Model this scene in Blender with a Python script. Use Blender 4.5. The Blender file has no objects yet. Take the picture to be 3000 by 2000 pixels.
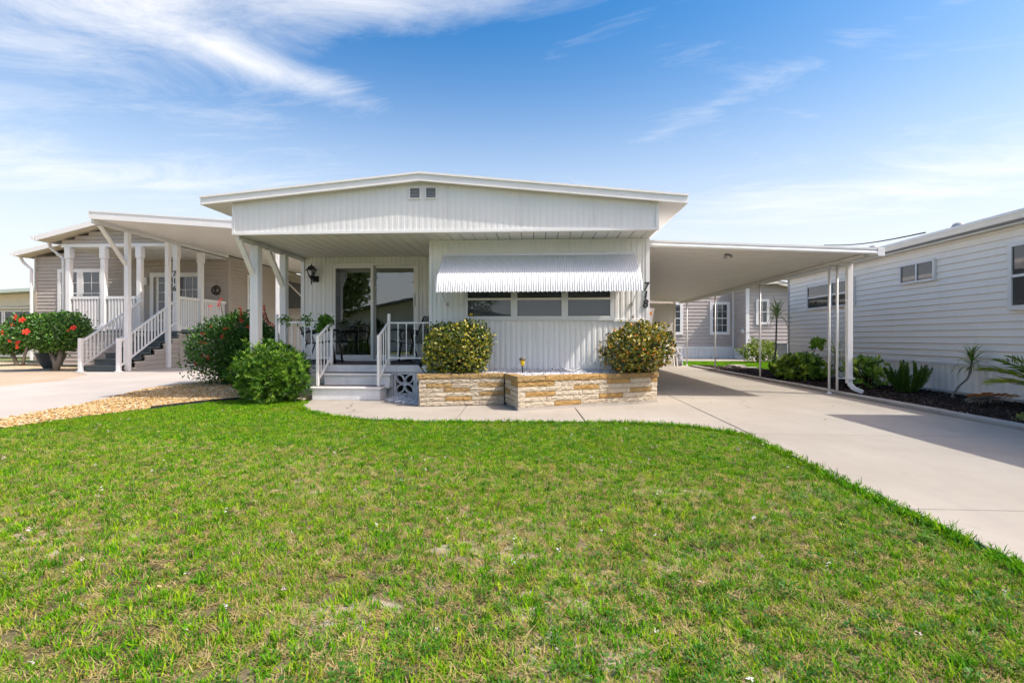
import bpy, math, random
import numpy as np
from mathutils import Vector, Matrix, Euler

R = math.radians
scene = bpy.context.scene

# ------------------------------------------------------------------ camera
YAW = math.atan(90 / 1500)
cam_d = bpy.data.cameras.new("camera")
cam = bpy.data.objects.new("camera", cam_d)
scene.collection.objects.link(cam)
cam.location = (0, 0, 1.06)
cam.rotation_euler = (R(90), 0, YAW)
cam_d.sensor_width = 36
cam_d.lens = 18.0
cam_d.shift_y = -0.0033
cam_d.clip_end = 3000
scene.camera = cam

# ------------------------------------------------------------------ sun, sky, exposure
SUN = Vector((1.0, -0.32, 1.37)).normalized()
sun_d = bpy.data.lights.new("sun", 'SUN')
sun_d.energy = 2.2
sun_d.angle = R(0.5)
sun_d.color = (1.0, 0.965, 0.90)
sun = bpy.data.objects.new("sun", sun_d)
scene.collection.objects.link(sun)
sun.rotation_euler = SUN.to_track_quat('Z', 'Y').to_euler()
sun.location = (20, -6, 27)

scene.view_settings.view_transform = 'Standard'
scene.view_settings.look = 'None'
scene.view_settings.exposure = 1.13
scene.view_settings.gamma = 1.0
scene.render.engine = 'CYCLES'
scene.cycles.use_denoising = True
scene.cycles.max_bounces = 5
scene.cycles.diffuse_bounces = 4
scene.cycles.use_light_tree = False
scene.cycles.adaptive_threshold = 0.03
scene.cycles.transparent_max_bounces = 8
scene.cycles.caustics_reflective = False
scene.cycles.caustics_refractive = False

world = bpy.data.worlds.new("World")
scene.world = world
world.use_nodes = True


class NT:
    """small helper for building node trees"""
    def __init__(s, tree):
        s.t = tree

    def n(s, kind, **kw):
        nd = s.t.nodes.new(kind)
        ins = kw.pop('ins', {})
        for k, v in kw.items():
            setattr(nd, k, v)
        for k, v in ins.items():
            if hasattr(v, 'is_output') or isinstance(v, bpy.types.NodeSocket):
                s.t.links.new(v, nd.inputs[k])
            else:
                nd.inputs[k].default_value = v
        return nd

    def l(s, a, b):
        s.t.links.new(a, b)

    def math(s, op, a, b=None, c=None, clamp=False):
        nd = s.t.nodes.new('ShaderNodeMath')
        nd.operation = op
        nd.use_clamp = clamp
        for i, v in enumerate((a, b, c)):
            if v is None:
                continue
            if isinstance(v, bpy.types.NodeSocket):
                s.t.links.new(v, nd.inputs[i])
            else:
                nd.inputs[i].default_value = v
        return nd.outputs[0]

    def mix(s, fac, a, b, blend='MIX'):
        nd = s.t.nodes.new('ShaderNodeMix')
        nd.data_type = 'RGBA'
        nd.blend_type = blend
        for i, v in ((0, fac), (6, a), (7, b)):
            if isinstance(v, bpy.types.NodeSocket):
                s.t.links.new(v, nd.inputs[i])
            elif i == 0:
                nd.inputs[0].default_value = v
            else:
                nd.inputs[i].default_value = (*v, 1) if len(v) == 3 else v
        return nd.outputs[2]

    def ramp(s, fac, stops):
        nd = s.t.nodes.new('ShaderNodeValToRGB')
        e = nd.color_ramp.elements
        while len(e) < len(stops):
            e.new(0.5)
        for el, (p, c) in zip(e, stops):
            el.position = p
            el.color = (*c, 1) if hasattr(c, '__len__') else (c, c, c, 1)
        s.t.links.new(fac, nd.inputs[0])
        return nd.outputs[0]

    def noise(s, vec, scale, detail=3, rough=0.5, dist=0.0):
        nd = s.t.nodes.new('ShaderNodeTexNoise')
        nd.inputs['Scale'].default_value = scale
        nd.inputs['Detail'].default_value = detail
        nd.inputs['Roughness'].default_value = rough
        nd.inputs['Distortion'].default_value = dist
        if vec is not None:
            s.t.links.new(vec, nd.inputs['Vector'])
        return nd.outputs[0]


def build_world():
    t = NT(world.node_tree)
    world.node_tree.nodes.clear()
    out = t.n('ShaderNodeOutputWorld')
    bg = t.n('ShaderNodeBackground', ins={'Strength': 0.15})
    t.l(bg.outputs[0], out.inputs[0])
    sky = t.n('ShaderNodeTexSky', sky_type='NISHITA', sun_disc=False,
              sun_elevation=math.asin(SUN.z), sun_rotation=math.atan2(SUN.x, SUN.y),
              air_density=1.0, dust_density=3.6, ozone_density=1.0, altitude=0)
    tc = t.n('ShaderNodeTexCoord')
    d = tc.outputs['Generated']
    sep = t.n('ShaderNodeSeparateXYZ', ins={0: d})
    x, y, z = sep.outputs
    # cirrus layer: the view direction carried up to a flat cloud ceiling
    zz = t.math('MAXIMUM', t.math('ADD', z, 0.10), 0.03)
    px = t.math('DIVIDE', x, zz)
    py = t.math('DIVIDE', y, zz)
    cv = t.n('ShaderNodeCombineXYZ', ins={0: px, 1: py, 2: 0.0})
    mp = t.n('ShaderNodeMapping', ins={'Vector': cv.outputs[0], 'Rotation': (0, 0, R(24)),
                                       'Scale': (0.9, 2.3, 1.0), 'Location': (3.1, 1.3, 0)})
    wisps = t.noise(mp.outputs[0], 1.25, 8, 0.68, 0.9)
    cover = t.noise(cv.outputs[0], 0.55, 2, 0.5)
    az = t.math('ARCTAN2', x, y)
    el = t.math('ARCSINE', z)
    def bank(a0, sa, e0, se, slope=0.0):
        da = t.math('DIVIDE', t.math('SUBTRACT', az, a0), sa)
        e1 = t.math('SUBTRACT', el, t.math('MULTIPLY_ADD', t.math('SUBTRACT', az, a0), slope, e0))
        de = t.math('DIVIDE', e1, se)
        q = t.math('ADD', t.math('MULTIPLY', da, da), t.math('MULTIPLY', de, de))
        return t.math('EXPONENT', t.math('MULTIPLY', q, -1.0))
    banks = [(bank(-0.72, 0.20, 0.50, 0.060, 0.05), 0.60),
             (bank(-0.80, 0.30, 0.40, 0.060, 0.10), 0.30),
             (bank(-0.50, 0.22, 0.445, 0.028, -0.14), 0.50),
             (bank(-0.30, 0.34, 0.570, 0.040, 0.10), 0.52),
             (bank(-0.78, 0.30, 0.25, 0.055, 0.0), 0.42),
             (bank(0.30, 0.22, 0.395, 0.018, 0.24), 0.17),
             (bank(0.58, 0.34, 0.225, 0.040, 0.02), 0.50),
             (bank(0.70, 0.14, 0.465, 0.015, 0.06), 0.26)]
    tot = None
    for b, w in banks:
        m = t.math('MULTIPLY', b, w)
        tot = m if tot is None else t.math('ADD', tot, m)
    base = t.math('MULTIPLY_ADD', cover, 0.45, -0.25)
    dens = t.math('ADD', t.math('MULTIPLY', tot, 0.85), base)
    fac = t.math('MULTIPLY', t.math('SUBTRACT', t.math('ADD', t.math('MULTIPLY', wisps, 1.15), dens), 0.62), 1.7, clamp=True)
    fac = t.math('MULTIPLY', t.math('POWER', fac, 1.25), 0.92)
    fac = t.math('MULTIPLY', fac, t.math('MULTIPLY', t.math('SUBTRACT', z, -0.02), 16.0, clamp=True))
    # haze low over the horizon all the way round
    low = t.math('EXPONENT', t.math('MULTIPLY', t.math('POWER', t.math('MULTIPLY', t.math('MAXIMUM', z, 0.0), 2.95), 2.6), -1.0))
    hs = t.n('ShaderNodeHueSaturation', ins={'Hue': 0.487, 'Saturation': 1.65, 'Value': 0.160, 'Color': sky.outputs[0]})
    gm = t.n('ShaderNodeGamma', ins={0: hs.outputs[0], 1: 1.22})
    deep = t.n('ShaderNodeVectorMath', operation='SCALE', ins={0: gm.outputs[0], 3: 5.0})
    c1 = t.mix(t.math('MULTIPLY', low, 0.88), deep.outputs[0], (3.25, 3.28, 3.4))
    c2 = t.mix(fac, c1, (3.5, 3.48, 3.5))
    t.l(c2, bg.inputs[0])


build_world()

# ------------------------------------------------------------------ materials
MATS = {}


def new_mat(name):
    m = bpy.data.materials.new(name)
    m.use_nodes = True
    t = NT(m.node_tree)
    b = m.node_tree.nodes.get('Principled BSDF')
    MATS[name] = m
    return m, t, b


def pos(t):
    return t.n('ShaderNodeNewGeometry').outputs['Position']


def stretch(t, vec, sc):
    return t.n('ShaderNodeMapping', ins={'Vector': vec, 'Scale': sc}).outputs[0]


def paint(name, col, rough=0.5, dirt=0.12, dirt_col=(0.30, 0.27, 0.22), scale=1.6, bump=0.02, streak=True, spec=0.4, metal=0.0):
    """painted or plastic surface with faint dirt, runs and unevenness"""
    m, t, b = new_mat(name)
    p = pos(t)
    n1 = t.noise(p, scale, 6, 0.6)
    f = t.math('MULTIPLY', t.math('SUBTRACT', n1, 0.42, clamp=True), 2.6 * dirt, clamp=True)
    c = t.mix(f, col, dirt_col)
    if streak:
        n2 = t.noise(stretch(t, p, (9, 9, 0.45)), 1.0, 4, 0.6)
        f2 = t.math('MULTIPLY', t.math('SUBTRACT', n2, 0.50, clamp=True), 2.2 * dirt, clamp=True)
        c = t.mix(f2, c, dirt_col)
    n3 = t.noise(p, 60, 2, 0.5)
    c = t.mix(t.math('MULTIPLY', n3, 0.06), c, tuple(v * 0.6 for v in col))
    t.l(c, b.inputs['Base Color'])
    b.inputs['Roughness'].default_value = rough
    b.inputs['Specular IOR Level'].default_value = spec
    b.inputs['Metallic'].default_value = metal
    if bump:
        bp = t.n('ShaderNodeBump', ins={'Strength': bump * 5, 'Distance': 0.01, 'Height': t.noise(p, 14, 4, 0.6)})
        t.l(bp.outputs[0], b.inputs['Normal'])
    return m


def plain(name, col, rough=0.6, metal=0.0, spec=0.4):
    m, t, b = new_mat(name)
    p = pos(t)
    c = t.mix(t.math('MULTIPLY', t.noise(p, 25, 3, 0.6), 0.35), col, tuple(v * 0.6 for v in col))
    t.l(c, b.inputs['Base Color'])
    b.inputs['Roughness'].default_value = rough
    b.inputs['Metallic'].default_value = metal
    b.inputs['Specular IOR Level'].default_value = spec
    return m


def concrete(name, col, spots=0.35, crack=0.0):
    m, t, b = new_mat(name)
    p = pos(t)
    big = t.noise(p, 0.55, 5, 0.6)
    mid = t.noise(p, 5.0, 6, 0.65)
    fine = t.noise(p, 90, 3, 0.6)
    c = t.mix(t.ramp(big, [(0.35, 0.0), (0.7, 1.0)]), col, tuple(v * q for v, q in zip(col, (0.80, 0.79, 0.77))))
    c = t.mix(t.math('MULTIPLY', t.ramp(mid, [(0.45, 0.0), (0.75, 1.0)]), 0.25), c, tuple(v * 0.72 for v in col))
    c = t.mix(t.math('MULTIPLY', fine, 0.22), c, tuple(v * 0.66 for v in col))
    st = t.ramp(t.noise(p, 2.3, 7, 0.72, 0.6), [(0.63, 0.0), (0.70, 1.0)])
    c = t.mix(t.math('MULTIPLY', st, spots), c, tuple(v * 0.62 for v in col))
    if crack:
        tr = t.noise(stretch(t, p, (2.6, 0.16, 1)), 1.0, 4, 0.6)
        c = t.mix(t.math('MULTIPLY', t.ramp(tr, [(0.48, 0.0), (0.72, 1.0)]), 0.30), c, tuple(v * 0.70 for v in col))
        sp = t.ramp(t.noise(p, 3.1, 3, 0.5), [(0.70, 0.0), (0.74, 1.0)])
        c = t.mix(t.math('MULTIPLY', sp, 0.28), c, tuple(v * 0.5 for v in col))
        v = t.n('ShaderNodeTexVoronoi', feature='DISTANCE_TO_EDGE', ins={'Scale': 0.33})
        w = t.n('ShaderNodeMix', data_type='VECTOR', ins={0: 0.35})
        nz = t.n('ShaderNodeTexNoise', ins={'Scale': 1.7, 'Detail': 5, 'Vector': p})
        t.l(p, w.inputs[4]); t.l(nz.outputs['Color'], w.inputs[5])
        t.l(w.outputs[1], v.inputs['Vector'])
        cr = t.ramp(v.outputs[0], [(0.0, 1.0), (0.004, 0.0)])
        keep = t.ramp(t.noise(p, 0.5, 2), [(0.52, 0.0), (0.6, 1.0)])
        c = t.mix(t.math('MULTIPLY', t.math('MULTIPLY', cr, keep), crack), c, tuple(v * 0.3 for v in col))
    t.l(c, b.inputs['Base Color'])
    b.inputs['Roughness'].default_value = 0.88
    b.inputs['Specular IOR Level'].default_value = 0.2
    bp = t.n('ShaderNodeBump', ins={'Strength': 0.35, 'Distance': 0.006, 'Height': t.math('ADD', t.math('MULTIPLY', mid, 0.7), t.math('MULTIPLY', fine, 0.4))})
    t.l(bp.outputs[0], b.inputs['Normal'])
    return m


def leafmat(name, gloss=0.35, trans=0.30, tint=(1, 1, 1)):
    """leaf: colour per leaf comes from the mesh, a share of the light passes through"""
    m, t, b = new_mat(name)
    at = t.n('ShaderNodeAttribute', attribute_name='Col')
    c = t.mix(1.0, at.outputs['Color'], tint, 'MULTIPLY')
    t.l(c, b.inputs['Base Color'])
    b.inputs['Roughness'].default_value = 0.42
    b.inputs['Specular IOR Level'].default_value = gloss
    tr = t.n('ShaderNodeBsdfTranslucent')
    t.l(t.mix(1.0, c, (1.25, 1.3, 0.6), 'MULTIPLY'), tr.inputs[0])
    mx = t.n('ShaderNodeMixShader', ins={0: trans})
    t.l(b.outputs[0], mx.inputs[1]); t.l(tr.outputs[0], mx.inputs[2])
    t.l(mx.outputs[0], m.node_tree.nodes['Material Output'].inputs[0])
    return m


def instmat(name, stops, patch=None, rough=0.6, trans=0.25, spec=0.25, fine=0.0):
    """scattered blades, stones or chips: colour drawn per instance, shifted by slow patches over the ground"""
    m, t, b = new_mat(name)
    oi = t.n('ShaderNodeObjectInfo')
    c = t.ramp(oi.outputs['Random'], stops)
    p = pos(t)
    if patch:
        f = t.ramp(t.noise(p, patch[0], 4, 0.6), [(patch[2], 0.0), (patch[3], 1.0)])
        c = t.mix(t.math('MULTIPLY', f, patch[4] if len(patch) > 4 else 0.8), c, patch[1])
    if fine:
        c = t.mix(t.math('MULTIPLY', t.noise(p, 120, 3, 0.6), fine), c, (0.06, 0.05, 0.03))
    t.l(c, b.inputs['Base Color'])
    b.inputs['Roughness'].default_value = rough
    b.inputs['Specular IOR Level'].default_value = spec
    if trans:
        tr = t.n('ShaderNodeBsdfTranslucent')
        t.l(c, tr.inputs[0])
        mx = t.n('ShaderNodeMixShader', ins={0: trans})
        t.l(b.outputs[0], mx.inputs[1]); t.l(tr.outputs[0], mx.inputs[2])
        t.l(mx.outputs[0], m.node_tree.nodes['Material Output'].inputs[0])
    return m


def glassmat(name, tint=(0.80, 0.84, 0.82), ior=1.75):
    m, t, b = new_mat(name)
    m.node_tree.nodes.remove(b)
    fr = t.n('ShaderNodeFresnel', ins={'IOR': ior})
    gl = t.n('ShaderNodeBsdfGlossy', ins={'Roughness': 0.0, 'Color': (0.95, 0.97, 1.0, 1)})
    bp = t.n('ShaderNodeBump', ins={'Strength': 0.025, 'Distance': 0.05, 'Height': t.noise(pos(t), 1.6, 2, 0.5)})
    t.l(bp.outputs[0], gl.inputs['Normal'])
    tr = t.n('ShaderNodeBsdfTransparent', ins={'Color': (*tint, 1)})
    mx = t.n('ShaderNodeMixShader')
    t.l(fr.outputs[0], mx.inputs[0]); t.l(tr.outputs[0], mx.inputs[1]); t.l(gl.outputs[0], mx.inputs[2])
    t.l(mx.outputs[0], m.node_tree.nodes['Material Output'].inputs[0])
    return m


paint('white_wall', (0.80, 0.785, 0.76), 0.42, 0.10)
paint('white_trim', (0.81, 0.795, 0.775), 0.40, 0.08)
paint('white_metal', (0.82, 0.81, 0.79), 0.30, 0.06, streak=False)
paint('awning_white', (0.70, 0.70, 0.70), 0.32, 0.05, bump=0)
paint('soffit_white', (0.70, 0.69, 0.66), 0.5, 0.10, streak=False)
paint('carport_white', (0.71, 0.70, 0.67), 0.45, 0.10, streak=False)
paint('cream_wall', (0.74, 0.69, 0.61), 0.5, 0.08)
paint('step_paint', (0.77, 0.76, 0.75), 0.55, 0.35, (0.33, 0.32, 0.32), 4.0, 0.06)
paint('tan_siding', (0.43, 0.375, 0.325), 0.55, 0.10, (0.2, 0.17, 0.14), bump=0.01)
paint('taupe_siding', (0.45, 0.395, 0.365), 0.55, 0.10, (0.2, 0.17, 0.14), bump=0.01)
paint('vinyl_white', (0.88, 0.845, 0.78), 0.45, 0.08, bump=0.01)
paint('vent_grey', (0.36, 0.36, 0.37), 0.5, 0.2)
paint('stair_grey', (0.10, 0.115, 0.115), 0.6, 0.1, (0.2, 0.2, 0.19))
paint('old_white', (0.70, 0.66, 0.56), 0.6, 0.2)
paint('aluminium', (0.62, 0.62, 0.63), 0.35, 0.12, streak=False, metal=0.55)
plain('black_iron', (0.016, 0.016, 0.017), 0.45)
plain('dark_frame', (0.02, 0.02, 0.022), 0.4)
plain('interior_wall', (0.62, 0.58, 0.50), 0.8)
plain('interior_floor', (0.34, 0.26, 0.18), 0.5)
plain('wood', (0.50, 0.30, 0.10), 0.45)
plain('bark', (0.22, 0.19, 0.155), 0.85)
plain('twig', (0.10, 0.075, 0.05), 0.85)
plain('roof_grey', (0.24, 0.245, 0.25), 0.7)
plain('roof_white', (0.72, 0.73, 0.75), 0.6)
plain('shingle', (0.20, 0.20, 0.20), 0.9)
plain('seafoam', (0.52, 0.62, 0.56), 0.5)
plain('pot_grey', (0.085, 0.095, 0.095), 0.55)
plain('rubber', (0.02, 0.02, 0.02), 0.6)
plain('orange_label', (0.85, 0.27, 0.02), 0.5)
plain('yellow_lens', (0.80, 0.55, 0.03), 0.3)
plain('bronze_cap', (0.12, 0.10, 0.075), 0.4)
plain('plastic_white', (0.80, 0.76, 0.72), 0.4)
plain('sling_grey', (0.30, 0.31, 0.34), 0.8)
plain('sling_white', (0.82, 0.82, 0.82), 0.8)
plain('awning_cloth', (0.115, 0.12, 0.12), 0.8)
plain('fringe_tan', (0.50, 0.40, 0.28), 0.8)
plain('mortar', (0.33, 0.30, 0.26), 0.95)
plain('carpet', (0.13, 0.105, 0.095), 0.95)
plain('blind', (0.84, 0.84, 0.84), 0.6)
plain('hibiscus_red', (0.72, 0.035, 0.015), 0.5)
plain('petal_red', (0.62, 0.05, 0.02), 0.5)
plain('tree_dark', (0.035, 0.06, 0.02), 0.7)
plain('asphalt', (0.055, 0.055, 0.057), 0.9)
plain('soil_dark', (0.045, 0.036, 0.028), 0.95)
glassmat('glass', (0.72, 0.75, 0.72), 2.15)
glassmat('glass_dim', (0.70, 0.73, 0.76), 1.6)
m_, t_, b_ = new_mat('window_dark')
b_.inputs['Base Color'].default_value = (0.05, 0.054, 0.058, 1)
b_.inputs['Roughness'].default_value = 0.02
b_.inputs['Specular IOR Level'].default_value = 0.9
t_.l(t_.n('ShaderNodeBump', ins={'Strength': 0.03, 'Distance': 0.05, 'Height': t_.noise(pos(t_), 1.3, 2)}).outputs[0], b_.inputs['Normal'])
concrete('concrete_drive', (0.402, 0.368, 0.312), 0.42, 0.8)
concrete('concrete_kerb', (0.42, 0.39, 0.35), 0.4)
concrete('concrete_neighbour', (0.50, 0.46, 0.41), 0.3)
concrete('patio', (0.50, 0.40, 0.29), 0.5)
concrete('step_tread', (0.22, 0.19, 0.17), 0.5)
concrete('footing', (0.44, 0.40, 0.35), 0.4)


def stonemat(name, a, bcol):
    m, t, b = new_mat(name)
    p = pos(t)
    c = t.mix(t.ramp(t.noise(p, 9, 6, 0.7), [(0.35, 0.0), (0.7, 1.0)]), a, bcol)
    c = t.mix(t.math('MULTIPLY', t.noise(p, 70, 4, 0.6), 0.35), c, tuple(v * 0.55 for v in a))
    t.l(c, b.inputs['Base Color'])
    b.inputs['Roughness'].default_value = 0.9
    b.inputs['Specular IOR Level'].default_value = 0.15
    bp = t.n('ShaderNodeBump', ins={'Strength': 0.7, 'Distance': 0.012, 'Height': t.noise(stretch(t, p, (0.8, 0.8, 1.4)), 38, 5, 0.65)})
    t.l(bp.outputs[0], b.inputs['Normal'])
    return m


stonemat('stone_cream', (0.54, 0.46, 0.345), (0.44, 0.365, 0.265))
stonemat('stone_pale', (0.57, 0.495, 0.375), (0.47, 0.40, 0.295))
stonemat('stone_ochre', (0.45, 0.29, 0.115), (0.35, 0.21, 0.075))
stonemat('stone_cap', (0.42, 0.29, 0.13), (0.30, 0.20, 0.09))

# lawn soil and thatch, with worn sandy spots
WORN = [(-2.63, 2.62, 0.42, 0.16), (0.17, 1.82, 0.20, 0.22), (0.02, 2.12, 0.14, 0.16), (-0.33, 2.62, 0.24, 0.13), (-0.75, 2.0, 0.16, 0.10),
        (0.75, 2.5, 0.22, 0.12), (-1.5, 3.5, 0.30, 0.14), (0.9, 3.7, 0.30, 0.12), (-3.9, 5.0, 0.40, 0.2), (-2.2, 5.3, 0.35, 0.15), (-3.6, 8.3, 0.5, 0.25), (-4.3, 8.45, 0.5, 0.18)]


def worn_field(t, p):
    """0 on worn spots, 1 on grown turf; the same field drives soil colour and grass density"""
    sx = t.n('ShaderNodeSeparateXYZ', ins={0: p})
    nz = t.n('ShaderNodeTexNoise', ins={'Scale': 7.0, 'Detail': 4.0, 'Roughness': 0.65})
    t.l(p, nz.inputs['Vector'])
    best = None
    for x, y, rx, ry in WORN:
        dx = t.math('DIVIDE', t.math('SUBTRACT', sx.outputs[0], x), rx)
        dy = t.math('DIVIDE', t.math('SUBTRACT', sx.outputs[1], y), ry)
        d = t.math('SQRT', t.math('ADD', t.math('MULTIPLY', dx, dx), t.math('MULTIPLY', dy, dy)))
        best = d if best is None else t.math('MINIMUM', best, d)
    q = t.math('ADD', best, t.math('MULTIPLY_ADD', nz.outputs[0], 2.6, -1.3))
    return t.math('MULTIPLY', t.math('SUBTRACT', q, 0.80), 1.5, clamp=True)


m_, t_, b_ = new_mat('lawn_soil')
p_ = pos(t_)
c_ = t_.mix(t_.ramp(t_.noise(p_, 1.3, 5, 0.6), [(0.4, 0.0), (0.65, 1.0)]), (0.085, 0.075, 0.035), (0.20, 0.165, 0.10))
c_ = t_.mix(t_.ramp(t_.noise(p_, 0.62, 4, 0.6), [(0.51, 0.0), (0.64, 1.0)]), c_, (0.46, 0.38, 0.27))
c_ = t_.mix(worn_field(t_, p_), (0.50, 0.43, 0.33), c_)
c_ = t_.mix(t_.math('MULTIPLY', t_.noise(p_, 45, 4, 0.7), 0.55), c_, (0.07, 0.06, 0.035))
t_.l(c_, b_.inputs['Base Color'])
b_.inputs['Roughness'].default_value = 0.95
b_.inputs['Specular IOR Level'].default_value = 0.1
m_, t_, b_ = new_mat('far_ground')
p_ = pos(t_)
c_ = t_.mix(t_.ramp(t_.noise(p_, 0.5, 6, 0.65), [(0.4, 0.0), (0.65, 1.0)]), (0.10, 0.16, 0.035), (0.24, 0.20, 0.10))
t_.l(c_, b_.inputs['Base Color'])
b_.inputs['Roughness'].default_value = 0.95

GREEN = [(0.0, (0.030, 0.135, 0.003)), (0.35, (0.085, 0.285, 0.004)), (0.7, (0.160, 0.390, 0.005)), (1.0, (0.34, 0.48, 0.010))]
instmat('blade_green', GREEN, (1.1, (0.20, 0.30, 0.012), 0.50, 0.68, 0.6), 0.55, 0.35, 0.12)
instmat('blade_yellow', [(0.0, (0.20, 0.29, 0.015)), (0.6, (0.34, 0.34, 0.035)), (1.0, (0.42, 0.33, 0.09))], None, 0.6, 0.3)
instmat('blade_dry', [(0.0, (0.20, 0.145, 0.05)), (0.4, (0.36, 0.28, 0.11)), (1.0, (0.50, 0.41, 0.20))], None, 0.85, 0.15, 0.08)
instmat('weed_leaf', [(0.0, (0.035, 0.130, 0.012)), (0.6, (0.065, 0.185, 0.018)), (1.0, (0.11, 0.24, 0.025))], None, 0.45, 0.3)
instmat('lawn_petal', [(0.0, (0.75, 0.62, 0.68)), (0.5, (0.80, 0.74, 0.76)), (1.0, (0.70, 0.50, 0.60))], None, 0.6, 0.3)
instmat('pebble_gold', [(0.0, (0.30, 0.16, 0.05)), (0.3, (0.50, 0.31, 0.11)), (0.65, (0.60, 0.43, 0.20)), (1.0, (0.60, 0.52, 0.38))], None, 0.7, 0, 0.25, 0.25)
instmat('pebble_white', [(0.0, (0.33, 0.34, 0.36)), (0.35, (0.56, 0.57, 0.59)), (0.8, (0.72, 0.72, 0.73)), (1.0, (0.16, 0.16, 0.16))], None, 0.7, 0, 0.25, 0.2)
instmat('mulch_chip', [(0.0, (0.018, 0.013, 0.010)), (0.75, (0.045, 0.032, 0.025)), (0.93, (0.075, 0.055, 0.042)), (1.0, (0.22, 0.17, 0.13))], None, 0.9, 0, 0.15)
leafmat('leaf')
leafmat('leaf_matt', 0.2, 0.25)
leafmat('leaf_glossy', 0.6, 0.22)

# ------------------------------------------------------------------ mesh helpers
WLOC = {}


class MB:
    """collects boxes, bars, tubes and lathes into one mesh"""
    def __init__(s):
        s.v = []
        s.f = []

    def add(s, vs, fs):
        o = len(s.v)
        s.v += [tuple(q) for q in vs]
        s.f += [tuple(i + o for i in f) for f in fs]
        return s

    def box(s, x0, x1, y0, y1, z0, z1):
        return s.add([(x0, y0, z0), (x1, y0, z0), (x1, y1, z0), (x0, y1, z0),
                      (x0, y0, z1), (x1, y0, z1), (x1, y1, z1), (x0, y1, z1)],
                     [(3, 2, 1, 0), (4, 5, 6, 7), (0, 1, 5, 4), (1, 2, 6, 5), (2, 3, 7, 6), (3, 0, 4, 7)])

    def bar(s, p, q, w, h=None, up=(0, 0, 1)):
        h = h or w
        p, q = Vector(p), Vector(q)
        d = (q - p).normalized()
        a = d.cross(Vector(up))
        if a.length < 1e-4:
            a = d.cross(Vector((0, 1, 0)))
        a.normalize()
        b = a.cross(d).normalized()
        a, b = a * w / 2, b * h / 2
        vs = [c + e for c in (p, q) for e in (-a - b, a - b, a + b, -a + b)]
        return s.add(vs, [(0, 1, 2, 3), (7, 6, 5, 4), (1, 0, 4, 5), (2, 1, 5, 6), (3, 2, 6, 7), (0, 3, 7, 4)])

    def tube(s, pts, r, n=8, cap=True):
        pts = [Vector(p) for p in pts]
        rs = r if hasattr(r, '__len__') else [r] * len(pts)
        o = len(s.v)
        prev = None
        for i, p in enumerate(pts):
            d = (pts[min(i + 1, len(pts) - 1)] - pts[max(i - 1, 0)]).normalized()
            if prev is None:
                a = d.cross(Vector((0, 0, 1)))
                if a.length < 1e-3:
                    a = d.cross(Vector((1, 0, 0)))
            else:
                a = prev - d * prev.dot(d)
            a.normalize()
            prev = a
            b = d.cross(a)
            for k in range(n):
                th = 2 * math.pi * k / n
                s.v.append(tuple(p + (a * math.cos(th) + b * math.sin(th)) * rs[i]))
        for i in range(len(pts) - 1):
            for k in range(n):
                k2 = (k + 1) % n
                s.f.append((o + i * n + k, o + i * n + k2, o + (i + 1) * n + k2, o + (i + 1) * n + k))
        if cap:
            s.f.append(tuple(o + k for k in range(n))[::-1])
            s.f.append(tuple(o + (len(pts) - 1) * n + k for k in range(n)))
        return s

    def lathe(s, prof, c, n=16, rot0=0.0):
        o = len(s.v)
        for (r, z) in prof:
            for k in range(n):
                th = 2 * math.pi * k / n + rot0
                s.v.append((c[0] + r * math.cos(th), c[1] + r * math.sin(th), c[2] + z))
        for i in range(len(prof) - 1):
            for k in range(n):
                k2 = (k + 1) % n
                s.f.append((o + i * n + k, o + i * n + k2, o + (i + 1) * n + k2, o + (i + 1) * n + k))
        s.f.append(tuple(o + k for k in range(n))[::-1])
        s.f.append(tuple(o + (len(prof) - 1) * n + k for k in range(n)))
        return s

    def prism(s, poly, z0, z1):
        n = len(poly)
        return s.add([(x, y, z0) for x, y in poly] + [(x, y, z1) for x, y in poly],
                     [tuple(range(n))[::-1], tuple(range(n, 2 * n))] + [(i, (i + 1) % n, n + (i + 1) % n, n + i) for i in range(n)])

    def extr(s, poly, axis, a, b):
        """polygon in the two other axes, swept from a to b along axis"""
        n = len(poly)
        def pt(p, t):
            return (t, p[0], p[1]) if axis == 'x' else (p[0], t, p[1])
        return s.add([pt(p, a) for p in poly] + [pt(p, b) for p in poly],
                     [tuple(range(n))[::-1], tuple(range(n, 2 * n))] + [(i, (i + 1) % n, n + (i + 1) % n, n + i) for i in range(n)])

    def mesh(s, name):
        m = bpy.data.meshes.new(name)
        m.from_pydata(s.v, [], s.f)
        m.update()
        return m

    def build(s, name, mat, parent=None, smooth=False, bevel=0.0, loc=None):
        return put(name, s.mesh(name), mat, parent, smooth, bevel, loc)


def link(o, parent=None):
    scene.collection.objects.link(o)
    WLOC[o.name] = Vector(o.location)
    if parent is not None:
        o.parent = parent
        o.matrix_parent_inverse = Matrix.Translation(-WLOC[parent.name])
    return o


def put(name, me, mat, parent=None, smooth=False, bevel=0.0, loc=None):
    o = bpy.data.objects.new(name, me)
    if mat is not None and not me.materials:
        me.materials.append(MATS[mat])
    if smooth:
        me.polygons.foreach_set('use_smooth', [True] * len(me.polygons))
    if bevel:
        bv = o.modifiers.new('bevel', 'BEVEL')
        bv.width = bevel
        bv.segments = 2
        bv.limit_method = 'ANGLE'
    if loc is not None:
        o.location = loc
    return link(o, parent)


def tag(o, label, cat, group=None):
    o['label'] = label
    o['category'] = cat
    if group:
        o['group'] = group
    return o


def thing(name, label, cat, loc=(0, 0, 0), group=None):
    o = bpy.data.objects.new(name, None)
    o.empty_display_size = 0.2
    o.location = loc
    link(o)
    return tag(o, label, cat, group)


def struct(o):
    o['kind'] = 'structure'
    return o


def stuff(o):
    o['kind'] = 'stuff'
    return o


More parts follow.
